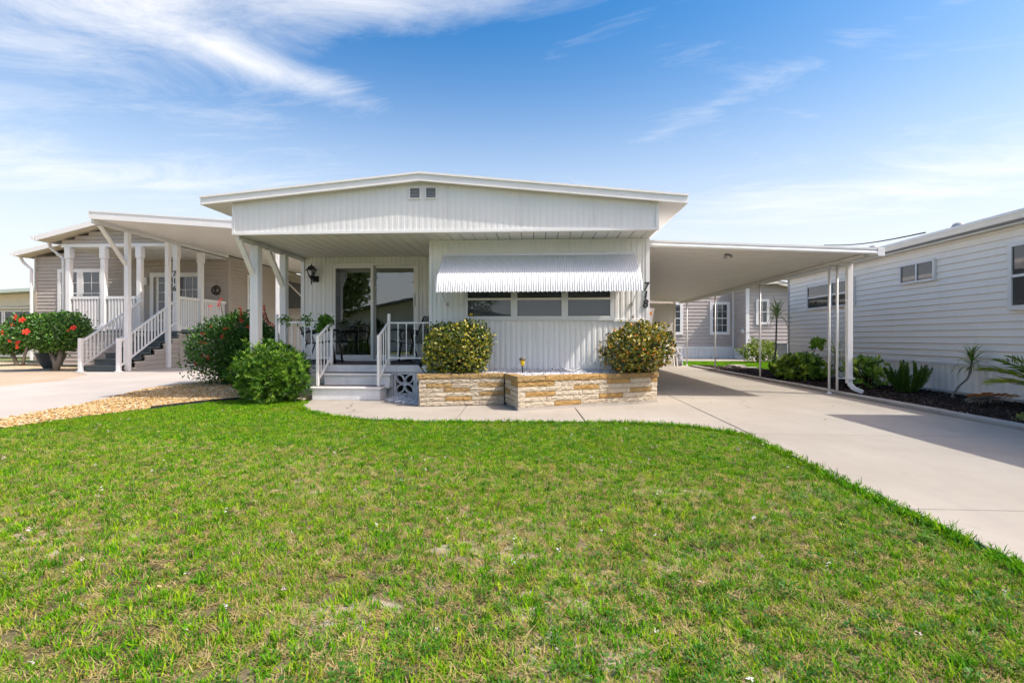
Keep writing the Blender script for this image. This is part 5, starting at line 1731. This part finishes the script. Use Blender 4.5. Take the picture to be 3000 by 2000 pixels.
for i, (az, pt, s) in enumerate(((2.55, .55, 1.0), (3.05, .35, 1.0), (2.0, .75, .95), (1.3, .6, .9), (3.7, .8, .85), (4.5, .6, .9), (5.4, .7, .95), (.5, .6, .9), (2.75, .95, .85), (3.4, 1.2, .7))):
    fm, st = FR[i % 3]
    fo = leaf_obj(fm, pm_, (7.43, 7.80, .22), az, pt, rs.uniform(-.3, .3), s, 'frond')
    sme = MB().tube(st, [.012 - .0008 * k for k in range(13)], 5).mesh('stalk'); sme.materials.append(MATS['leaf_matt'])
    ca = sme.color_attributes.new('Col', 'FLOAT_COLOR', 'POINT'); ca.data.foreach_set('color', np.tile(np.array([.15, .18, .04, 1], np.float32), len(sme.vertices)))
    so = bpy.data.objects.new('stalk', sme); scene.collection.objects.link(so); so.parent = fo
fm, st = frond(0.75, 22, (0.60, 0.20, 0.03), .22, 77, 'leaf_matt', .5)
t_ = thing('dead_frond', 'withered orange palm frond lying on the mulch', 'frond', (7.1, 8.2, .05))
leaf_obj(fm, t_, (7.25, 8.0, .16), 2.75, .0, .2, 1.0, 'frond')
fm, st = frond(0.6, 20, (0.24, 0.20, 0.16), .18, 78, 'leaf_matt', .5)
leaf_obj(fm, t_, (7.15, 8.25, .10), 2.95, -.05, -.3, 1.0, 'frond')
rs = random.Random(4)
for (x, y, s, c) in ((5.98, 6.75, .09, (0.30, 0.33, 0.12)), (6.2, 6.6, .11, (0.10, 0.13, 0.05))):
    shrub('seedling', 'tiny %s seedling at the kerb end of the mulch bed' % ('pale' if s < .1 else 'dull green'), (x, y, 0.02), (x, y, .05), (s, s, .05), 60, .05, .03, [c], [1], int(x * 10), nst=0, zmin=.01)

# ------------------------------------------------------------------ left yard
def hibiscus(label, base, c, r, n, seed, trunkpts, flowers, cols=RB):
    t, rng = shrub('hibiscus', label, base, c, r, n, .095, .062, cols, [3, 4, 3, 2], seed, lumps=.09, freq=3.0, inner=.35, nst=0, mat='leaf_glossy', up=.3, group='red flowering hibiscus')
    for pts, rr in trunkpts:
        MB().tube(pts, rr, 8).build('trunk', 'bark', t, True)
    for p, s in flowers:
        hibiscus_flower(t, p, (rng.uniform(-.3, .5), -1, rng.uniform(.1, .6)), s * .75)
    return t
HB = [(0.047, 0.135, 0.016), (0.074, 0.196, 0.022), (0.135, 0.270, 0.034), (0.027, 0.074, 0.014)]
b = (-15.85, 15.8)
hibiscus('hibiscus bush pruned into a small tree with red flowers beside the grey stairs', (b[0], b[1], 0), (-16.10, 15.85, 1.26), (0.98, 0.9, .62), 9000, 51,
         [([(b[0], b[1], 0), (b[0] - .04, b[1], .25), (b[0] - .35, b[1] + .05, .85)], [.10, .075, .05]), ([(b[0], b[1], 0.05), (b[0] + .05, b[1] + .05, .4), (b[0] + .12, b[1] + .1, .95)], [.09, .07, .05]),
          ([(b[0] - .02, b[1] + .05, 0.1), (b[0] + .02, b[1] + .15, .5), (b[0] - .1, b[1] + .3, 1.0)], [.06, .05, .04])],
         [((-16.38, 15.0, 1.70), .13), ((-16.12, 14.95, 1.62), .12), ((-15.85, 14.82, 1.25), .14), ((-16.2, 14.9, .92), .12), ((-14.88, 15.4, 1.38), .12), ((-16.5, 15.0, 1.47), .08), ((-14.95, 15.3, 1.30), .06)], HB)
b = (-20.4, 18.8)
hibiscus('lower hibiscus bush with orange red flowers at the left picture edge', (b[0], b[1], 0), (-20.75, 18.8, 1.0), (0.95, .9, .50), 6000, 52,
         [([(b[0] - .1, b[1], 0), (b[0] - .2, b[1], .3), (b[0] - .4, b[1], .8)], [.07, .06, .04]), ([(b[0] + .15, b[1], 0), (b[0] + .2, b[1], .3), (b[0] + .35, b[1], .8)], [.06, .05, .04])],
         [((-20.4, 17.85, 1.30), .12), ((-20.0, 17.85, 1.27), .14), ((-19.75, 17.9, .98), .12), ((-20.5, 17.8, 1.02), .10), ((-19.6, 18.0, .72), .10)], HB)
pt_ = thing('flower_pot', 'large dark grey flower pot behind the small hibiscus tree', 'pot', (-17.15, 16.9, 0))
MB().lathe([(0.20, 0.06), (0.24, 0.10), (0.38, 0.40), (0.43, 0.54), (0.46, 0.55), (0.46, 0.585), (0.41, 0.585), (0.38, 0.52), (0.02, 0.50)], (-17.15, 16.9, -.05), 24).build('pot', 'pot_grey', pt_, True)
rng = np.random.default_rng(55)
p, d = crown_points(rng, 500, (-17.15, 16.9, .60), (.40, .40, .16), .2, 3, .4)
stuff(put('foliage', leaf_mesh('foliage', p, d + rng.normal(size=p.shape) * .5, d + np.array([0, 0, .6]), rng.uniform(.06, .11, len(p)), rng.uniform(.03, .05, len(p)), palette(rng, len(p), [(0.24, 0.27, 0.03), (0.10, 0.17, 0.02)], [2, 1])), None, pt_))

# trees and hedge across the street: only mirrored in the glass
def street_tree(label, x, y, h, r, seed):
    rng = np.random.default_rng(seed)
    t = thing('street_tree', label, 'tree', (x, y, 0))
    MB().tube([(x, y, 0), (x + .1, y, h * .3), (x, y + .1, h * .6)], [.28, .2, .12], 8).build('trunk', 'bark', t)
    p, d = crown_points(rng, 9000, (x, y, h * .66), (r, r, h * .36), .25, 2.6, .5)
    stuff(put('crown', leaf_mesh('crown', p, rng.normal(size=p.shape), d + rng.normal(size=p.shape) * .4, rng.uniform(.2, .4, len(p)), rng.uniform(.14, .24, len(p)), palette(rng, len(p), [(0.06, 0.10, 0.025), (0.10, 0.14, 0.04)], [1, 1])), None, t))
street_tree('dark leafy tree across the street, mirrored in the sliding door', -15.5, -15.5, 8.5, 3.6, 61)
street_tree('broad tree behind the street house, mirrored in the door glass', -9.0, -35.0, 11.0, 6.0, 62)

# ------------------------------------------------------------------ small things
sl = thing('path_light', 'small yellow solar light on a stake in the planter gravel', 'light', (-0.325, 8.30, .45))
MB().tube([(-.322, 8.30, .42), (-.328, 8.30, .615)], .011, 6).build('stake', 'rubber', sl)
MB().lathe([(.018, .61), (.032, .64), (.040, .70), (.038, .705)], (-.328, 8.30, 0), 12).build('lens', 'yellow_lens', sl, True)
MB().lathe([(.052, .703), (.054, .715), (.046, .735), (.025, .748), (.004, .75)], (-.328, 8.30, 0), 14).build('cap', 'bronze_cap', sl, True)
sp = thing('spot_light', 'tilted solar spot light on a dark stake at the left planter end', 'light', (-1.93, 8.35, .45))
MB().tube([(-1.90, 8.33, .44), (-2.03, 8.36, .60)], .010, 6).build('stake', 'rubber', sp)
MB().tube([(-2.05, 8.30, .66), (-2.01, 8.42, .61)], [.042, .028], 10).build('lamp_head', 'dark_frame', sp)
MB().box(-2.12, -2.03, 8.34, 8.41, .675, .688).build('solar_panel', 'window_dark', sp)
bk = thing('plastic_bin', 'white tapered plastic bin with orange label hanging on the house corner', 'bin', (1.93, 9.5, 1.2))
MB().lathe([(.085, 1.27), (.10, 1.285), (.145, 1.57), (.155, 1.585), (.15, 1.60), (.135, 1.60), (.12, 1.45)], (1.90, 9.55, 0), 18).build('bin', 'plastic_white', bk, True)
mb = MB()
for k in range(4):
    a0, a1 = -1.62 + k * .17, -1.62 + (k + 1) * .17
    r0, r1 = .1325, .142
    mb.add([(1.90 + r0 * math.cos(a0), 9.55 + r0 * math.sin(a0), 1.48), (1.90 + r0 * math.cos(a1), 9.55 + r0 * math.sin(a1), 1.48), (1.90 + r1 * math.cos(a1), 9.55 + r1 * math.sin(a1), 1.535), (1.90 + r1 * math.cos(a0), 9.55 + r1 * math.sin(a0), 1.535)], [(0, 1, 2, 3)])
mb.build('label', 'orange_label', bk)
MB().box(1.80, 1.96, 9.5, 9.58, 1.16, 1.265).build('bracket', 'dark_frame', bk)
# wall fittings
tp = thing('wall_spigot', 'small brass tap on the ribbed wall above the right hand shrub', 'tap', (1.52, YW, 1.40))
MB().tube([(1.52, YW - .01, 1.42), (1.52, YW - .06, 1.42), (1.52, YW - .08, 1.395)], .012, 6).build('spout', 'bronze_cap', tp)
MB().tube([(1.495, YW - .045, 1.445), (1.545, YW - .045, 1.445)], .008, 6).build('tap_handle', 'vent_grey', tp)


def garden_chair(name, label, x, y, rz, bh=1.0):
    """sling patio chair: curled dark arms, striped sling"""
    t = bpy.data.objects.new(name, None)
    t.location = (x, y, DECK + .005)
    t.rotation_euler = (0, 0, rz)
    link(t)
    tag(t, label, 'chair', 'striped patio chairs on the porch')
    def ch(mb, nm, mat, smooth=False):
        me = mb.mesh(nm)
        me.materials.append(MATS[mat])
        o = bpy.data.objects.new(nm, me)
        scene.collection.objects.link(o)
        o.parent = t
        if smooth:
            me.polygons.foreach_set('use_smooth', [True] * len(me.polygons))
    for s in (-.27, .27):
        ch(MB().tube([(.32, s, .0), (.30, s, .2), (.26, s, .42), (.30, s, .56), (.26, s, .63), (.12, s, .645), (-.18, s, .60), (-.30, s, .56)], .022, 8), 'arm', 'black_iron', True)
        ch(MB().tube([(.36, s, .02), (.1, s, .05), (-.15, s, .05), (-.38, s, .02)], .014, 6), 'rocker', 'black_iron', True)
        ch(MB().tube([(-.20, s, .40), (-.32, s, .03)], .014, 6), 'leg', 'black_iron')
        ch(MB().tube([(.27, s * .92, .43), (-.20, s * .92, .37), (-.30, s * .92, .6), (-.30 - .14 * bh, s * .92, .6 + .34 * bh)], .014, 6), 'side_rail', 'black_iron', True)
    path = [(.28, .44), (.05, .395), (-.19, .375), (-.26, .50), (-.31, .62), (-.30 - .14 * bh, .61 + .34 * bh)]
    ns = 11
    for k in range(ns):
        y0, y1 = -.245 + .49 * k / ns, -.245 + .49 * (k + 1) / ns
        mb = MB()
        for px, pz in path:
            mb.v += [(px, y0, pz), (px, y1, pz)]
        for i in range(len(path) - 1):
            mb.f.append((2 * i, 2 * i + 1, 2 * i + 3, 2 * i + 2))
        ch(mb, 'sling_stripe', 'sling_white' if k % 2 else 'sling_grey')
garden_chair('patio_chair', 'dark framed patio chair with striped sling, right of the sliding door', -2.60, 9.80, R(172), 0.85)
garden_chair('patio_chair', 'dark framed patio chair on the porch behind the vine covered railing', -4.30, 9.75, R(8), 0.25)

wc = thing('plastic_chair', 'white moulded plastic armchair in front of the storage room', 'chair', (4.75, 19.6, 0))
cx, cy = 4.72, 19.55
for dx, dy in ((-.22, -.2), (.22, -.2), (-.22, .22), (.22, .22)):
    MB().bar((cx + dx * 1.2, cy + dy * 1.15, 0), (cx + dx, cy + dy, .42), .05, .045).build('leg', 'plastic_white', wc)
MB().box(cx - .25, cx + .25, cy - .25, cy + .25, .40, .43).build('seat', 'plastic_white', wc, False, .012)
mb = MB()
for k in range(9):
    th = math.pi * (k / 8)
    mb.v += [(cx - .27 * math.cos(th), cy + .14 + .16 * math.sin(th), .42), (cx - .29 * math.cos(th), cy + .18 + .20 * math.sin(th), .62 + .22 * math.sin(th))]
for k in range(8):
    mb.f.append((2 * k, 2 * k + 2, 2 * k + 3, 2 * k + 1))
bo = mb.build('backrest', 'plastic_white', wc, True)
sd = bo.modifiers.new('thick', 'SOLIDIFY'); sd.thickness = .015
for s in (-1, 1):
    MB().tube([(cx + s * .27, cy - .22, .42), (cx + s * .29, cy - .22, .60), (cx + s * .29, cy - .1, .645), (cx + s * .29, cy + .2, .64)], .022, 7).build('arm', 'plastic_white', wc, True)
bg = thing('garden_bag', 'crumpled dark bag beside the white plastic chair', 'bag', (5.16, 19.9, 0))
rs = random.Random(3)
mb = MB().lathe([(.10, 0), (.16, .04), (.17, .18), (.13, .34), (.14, .44), (.07, .52), (.02, .55)], (5.18, 19.95, 0.01), 11)
mb.v = [(x + rs.uniform(-.03, .03), y + rs.uniform(-.03, .03), max(z + rs.uniform(-.02, .02), .002)) for x, y, z in mb.v]
mb.build('bag', 'sling_grey', bg)
MB().tube([(5.12, 19.92, .5), (5.08, 19.9, .6), (5.2, 19.92, .62), (5.23, 19.95, .5)], .01, 5).build('bag_handle', 'rubber', bg)
# black plastic edging between lawn and pebbles
ed = MB()
epts = [(-5.95, 7.45), (-5.64, 8.25), (-5.25, 8.73), (-4.5, 8.82), (-4.1, 8.72)]
for a, b in zip(epts, epts[1:]):
    ed.bar((a[0], a[1], 0.0), (b[0], b[1], 0.0), .012, .05)
tag(ed.build('lawn_edging', 'rubber'), 'black plastic edging strip between lawn and pebble bed', 'edging')
# loose white stones beside the steps
rs = random.Random(8)
for k, (x, y) in enumerate(((-4.12, 8.62), (-4.25, 8.70), (-4.38, 8.66), (-4.5, 8.72), (-4.66, 8.70), (-4.07, 8.78), (-4.20, 8.82), (-5.0, 8.76), (-5.15, 8.72))):
    mb = MB().lathe([(.02, 0), (.05, .012), (.055, .03), (.035, .05), (.01, .055)], (x, y, -.02), 8)
    mb.v = [(vx + rs.uniform(-.012, .012), vy + rs.uniform(-.012, .012), vz + rs.uniform(-.006, .006)) for vx, vy, vz in mb.v]
    tag(mb.build('white_stone', 'stone_pale'), 'loose white stone on the ground left of the porch steps', 'stone', 'loose white stones left of the steps')
pv = thing('paver_stack', 'pale concrete pavers lying at the far end of the mulch bed', 'pavers', (6.9, 18.3, 0))
for k, (x, y, z, a) in enumerate(((6.65, 18.4, 0.01, .2), (7.05, 18.0, 0.01, -.3), (6.75, 18.35, 0.07, .5))):
    o = MB().box(-.25, .25, -.2, .2, 0, .055).build('paver', 'footing', pv, False, .008)
    o.location = (x, y, z); o.rotation_euler = (0, 0, a)

# ------------------------------------------------------------------ scattered ground cover (uncountable: one object each)
def source(name, mbs, mats):
    col = bpy.data.collections.new(name)
    for i, (mb, mt) in enumerate(zip(mbs, mats)):
        me = mb.mesh(name)
        me.polygons.foreach_set('use_smooth', [True] * len(me.polygons))
        me.materials.append(MATS[mt])
        o = bpy.data.objects.new(name + '_source', me)
        col.objects.link(o)
    return col


def scatter(name, poly, z, col, density, seed, smin, smax, tilt=0.15, noise=None, label=None, cat=None, bare=0.0):
    """points over a ground polygon, each carrying one of the source meshes"""
    me = bpy.data.meshes.new(name)
    me.from_pydata([(q[0], q[1], z + (q[2] if len(q) > 2 else 0.0)) for q in poly], [], [tuple(range(len(poly)))])
    me.update()
    o = bpy.data.objects.new(name, me)
    link(o)
    stuff(o)
    if label:
        o['label'] = label; o['category'] = cat
    g = bpy.data.node_groups.new(name, 'GeometryNodeTree')
    g.interface.new_socket('Geometry', in_out='INPUT', socket_type='NodeSocketGeometry')
    g.interface.new_socket('Geometry', in_out='OUTPUT', socket_type='NodeSocketGeometry')
    t = NT(g)
    gi, go = t.n('NodeGroupInput'), t.n('NodeGroupOutput')
    dp = t.n('GeometryNodeDistributePointsOnFaces')
    t.l(gi.outputs[0], dp.inputs['Mesh'])
    dp.inputs['Seed'].default_value = seed
    if noise:
        nz = t.n('ShaderNodeTexNoise', ins={'Scale': noise[0], 'Detail': 4.0, 'Roughness': 0.6})
        t.l(t.n('GeometryNodeInputPosition').outputs[0], nz.inputs['Vector'])
        mr = t.n('ShaderNodeMapRange', ins={0: nz.outputs[0], 1: noise[1], 2: noise[2], 3: density * noise[3], 4: density * noise[4]})
        dens = mr.outputs[0]
        if bare:
            nb = t.n('ShaderNodeTexNoise', ins={'Scale': 0.62, 'Detail': 4.0, 'Roughness': 0.6})
            t.l(t.n('GeometryNodeInputPosition').outputs[0], nb.inputs['Vector'])
            m2 = t.n('ShaderNodeMapRange', ins={0: nb.outputs[0], 1: 0.53, 2: 0.64, 3: 1.0, 4: bare})
            dens = t.math('MULTIPLY', dens, m2.outputs[0])
            wf = worn_field(t, t.n('GeometryNodeInputPosition').outputs[0])
            dens = t.math('MULTIPLY', dens, t.math('MULTIPLY_ADD', wf, 0.95, 0.05))
        t.l(dens, dp.inputs['Density'])
    else:
        dp.inputs['Density'].default_value = density
    ci = t.n('GeometryNodeCollectionInfo', ins={'Collection': col, 'Separate Children': True, 'Reset Children': True})
    rr = t.n('FunctionNodeRandomValue', data_type='FLOAT_VECTOR')
    rr.inputs[0].default_value = (-tilt, -tilt, 0); rr.inputs[1].default_value = (tilt, tilt, 6.283); rr.inputs['Seed'].default_value = seed + 1
    rsz = t.n('FunctionNodeRandomValue', data_type='FLOAT')
    rsz.inputs[2].default_value = smin; rsz.inputs[3].default_value = smax; rsz.inputs['Seed'].default_value = seed + 2
    ip = t.n('GeometryNodeInstanceOnPoints', ins={'Pick Instance': True})
    t.l(dp.outputs['Points'], ip.inputs['Points'])
    t.l(ci.outputs[0], ip.inputs['Instance'])
    t.l(rr.outputs[0], ip.inputs['Rotation'])
    t.l(rsz.outputs[1], ip.inputs['Scale'])
    t.l(ip.outputs[0], go.inputs[0])
    md = o.modifiers.new('scatter', 'NODES')
    md.node_group = g
    return o


def blades(rs, n, l0, l1, w, spread, lean0, lean1, curl=0.6, seg=3):
    mb = MB()
    for k in range(n):
        az = rs.uniform(0, 6.283)
        r = spread * math.sqrt(rs.random())
        bx, by = r * math.cos(rs.uniform(0, 6.283)), r * math.sin(rs.uniform(0, 6.283))
        L = rs.uniform(l0, l1)
        le = rs.uniform(lean0, lean1)
        dx, dy = math.cos(az), math.sin(az)
        px, py, pz = bx, by, 0.0
        o = len(mb.v)
        ww = w * rs.uniform(.7, 1.2)
        for i in range(seg + 1):
            q = i / seg
            hw = ww * .5 * (1 - q ** 2.2) + .0002
            mb.v += [(px - dy * hw, py + dx * hw, pz), (px + dy * hw, py - dx * hw, pz)]
            a = le + curl * q
            px += dx * math.sin(a) * L / seg; py += dy * math.sin(a) * L / seg; pz += max(math.cos(a), -.2) * L / seg
        for i in range(seg):
            mb.f.append((o + 2 * i, o + 2 * i + 1, o + 2 * i + 3, o + 2 * i + 2))
    return mb


def weeds(rs, n, spread, s):
    mb = MB()
    for k in range(n):
        az = rs.uniform(0, 6.283)
        r = spread * math.sqrt(rs.random())
        b = Vector((r * math.cos(az), r * math.sin(az), rs.uniform(.006, .035)))
        d = Vector((math.cos(az), math.sin(az), rs.uniform(-.1, .7))).normalized()
        sd = Vector((-math.sin(az), math.cos(az), 0))
        L = s * rs.uniform(.6, 1.2)
        w = L * .26
        mb.add([b, b + d * L * .35 + sd * w, b + d * L * .75 + sd * w * .8, b + d * L, b + d * L * .75 - sd * w * .8, b + d * L * .35 - sd * w], [(0, 1, 2, 3), (0, 3, 4, 5)])
    return mb


def pebble(rs, sx, sy, sz, n=7):
    mb = MB().lathe([(.35, -.5), (.85, -.35), (1.0, .0), (.8, .35), (.3, .52)], (0, 0, 0), n)
    mb.v = [(x * sx * rs.uniform(.85, 1.15), y * sy * rs.uniform(.85, 1.15), z * sz * rs.uniform(.85, 1.15)) for x, y, z in mb.v]
    return mb


def chip(rs, l, w, h):
    mb = MB().box(-l / 2, l / 2, -w / 2, w / 2, -h / 2, h / 2)
    mb.v = [(x * rs.uniform(.6, 1.2), y * rs.uniform(.5, 1.3), z * rs.uniform(.4, 1.4) + rs.uniform(-.003, .003)) for x, y, z in mb.v]
    return mb


rs = random.Random(77)
green = source('grass_tuft', [blades(rs, 13, .020, .044, .0040, .026, .15, 1.0) for _ in range(5)], ['blade_green'] * 5)
fill = source('grass_runner', [blades(rs, 13, .018, .044, .0036, .040, .8, 1.4, .3) for _ in range(4)], ['blade_green', 'blade_yellow', 'blade_green', 'blade_yellow'])
dry = source('dry_thatch', [blades(rs, 16, .022, .05, .0022, .045, 1.0, 1.6, .2) for _ in range(4)], ['blade_dry'] * 4)
weed = source('weed', [weeds(rs, 26, .032, .015) for _ in range(3)], ['weed_leaf'] * 3)
flow = source('lawn_flower', [weeds(rs, 6, .004, .014) for _ in range(3)], ['lawn_petal'] * 3)
NZ = 2.1
GZ = -0.032
scatter('grass', LAWN, GZ, green, 1500, 1, .6, 1.2, .25, (NZ, .47, .62, 1.0, .16), bare=.08)
scatter('grass_runners', LAWN, GZ, fill, 950, 2, .7, 1.25, .2, (NZ, .42, .68, 1.0, .40), bare=.22)
scatter('dry_grass', LAWN, GZ + .004, dry, 900, 3, .7, 1.15, .14, (NZ, .44, .62, .28, 1.0), bare=.9)
scatter('lawn_weeds', LAWN, GZ, weed, 420, 4, .6, 1.3, .25, (2.6, .50, .64, .0, 1.0), bare=.3)
scatter('rank_grass', LAWN, GZ, green, 620, 8, 1.0, 1.55, .45, (3.3, .53, .64, .0, 1.0), bare=.2)
scatter('lawn_flowers', LAWN, GZ + .030, flow, 6, 5, .55, 1.0, .4, (1.2, .46, .62, .1, 1.6))
# taller fringe where the mower leaves grass along the concrete
fr_in = [(x - .05, y - .05) if x > 0 else (x, y - .06) for x, y in ([(2.235, -2), (2.245, 4.0), (2.26, 5.7)] + BEND[::-1] + [(-0.4, 6.53), (-1.13, 6.50)] + WALK[::-1])]
fr_out = [(2.235, -2), (2.245, 4.0), (2.26, 5.7)] + BEND[::-1] + [(-0.4, 6.53), (-1.13, 6.50)] + WALK[::-1]
FRP = [(x + .030, y + .022) for x, y in fr_out] + fr_in[::-1]
scatter('edge_grass', FRP, GZ + .012, green, 1900, 6, .8, 1.7, .6, (4.5, .36, .58, .15, 1.0))
scatter('rear_grass', [(5.65, 19.5), (6.2, 19.7), (7.3, 18.3), (7.62, 16.95), (16, 16.95), (16, 24.1), (5.4, 24.1)], -.03, green, 350, 7, 1.1, 1.7, .2)

peb = source('pebble', [pebble(rs, .022, .016, .012) for _ in range(5)], ['pebble_gold'] * 5)
scatter('pebbles', PEB, -.012, peb, 1800, 11, .6, 1.35, .5)
scatter('pebbles_top', PEB, .004, peb, 420, 12, .7, 1.3, .5)
wpb = source('white_chip', [pebble(rs, .027, .019, .015, 6) for _ in range(5)], ['pebble_white'] * 5)
FILL = [(A_.x + .14, A_.y + .17), (B_.x + .02, B_.y + .15), (C_.x + .18, C_.y + .24), (1.76, 8.63, .02), (1.78, 8.755, .045), (-1.80, 8.755, .045)]
scatter('white_gravel', FILL, .470, wpb, 2600, 13, .6, 1.4, .6)
scatter('white_gravel', FILL, .486, wpb, 1500, 14, .6, 1.3, .6)
scatter('step_gravel', [(-2.70, 8.62), (-2.45, 8.30), (-1.97, 8.02), (-1.90, 9.1), (-2.66, 9.1)], .012, wpb, 2600, 15, .7, 1.5, .6)
scatter('step_gravel', [(-2.66, 8.75), (-2.0, 8.25), (-1.92, 9.1), (-2.66, 9.1)], .030, wpb, 2200, 16, .7, 1.5, .6)
ch = source('bark_chip', [chip(rs, .075, .022, .012), chip(rs, .05, .03, .012), chip(rs, .10, .018, .01), chip(rs, .04, .025, .015)], ['mulch_chip'] * 4)
scatter('mulch_chips', MULCH, .018, ch, 1100, 17, .6, 1.3, .45)
scatter('mulch_chips', MULCH, .032, ch, 500, 18, .6, 1.3, .6)
lf = source('fallen_leaf', [weeds(rs, 1, .002, .06) for _ in range(3)], ['blade_dry'] * 3)
scatter('lawn_litter', LAWN, GZ + .025, lf, 1.6, 20, .3, .8, .4)
scatter('leaf_litter', [(2.4, 2.0), (5.4, 4.0), (5.4, 14), (2.5, 14)], .001, lf, 0.7, 19, .4, .9, .15)

# weeds and grit in the joints of the drive
jw = source('joint_weed', [blades(rs, 7, .008, .02, .003, .012, .4, 1.2), weeds(rs, 5, .01, .012)], ['weed_leaf', 'mulch_chip'])
scatter('joint_weeds', [(2.3, 5.81), (5.45, 5.81), (5.45, 5.835), (2.3, 5.835)], .0, jw, 420, 31, .5, 1.3, .3, (3.0, .50, .62, .0, 1.0))
scatter('joint_weeds', [(2.30, 6.0), (2.318, 6.0), (2.345, 9.6), (2.325, 9.6)], .0, jw, 420, 32, .5, 1.2, .3, (2.2, .48, .62, .05, 1.0))
scatter('joint_weeds', [(2.3, 9.74), (5.45, 9.74), (5.45, 9.765), (2.3, 9.765)], .0, jw, 300, 33, .5, 1.2, .3, (2.6, .52, .62, .0, 1.0))
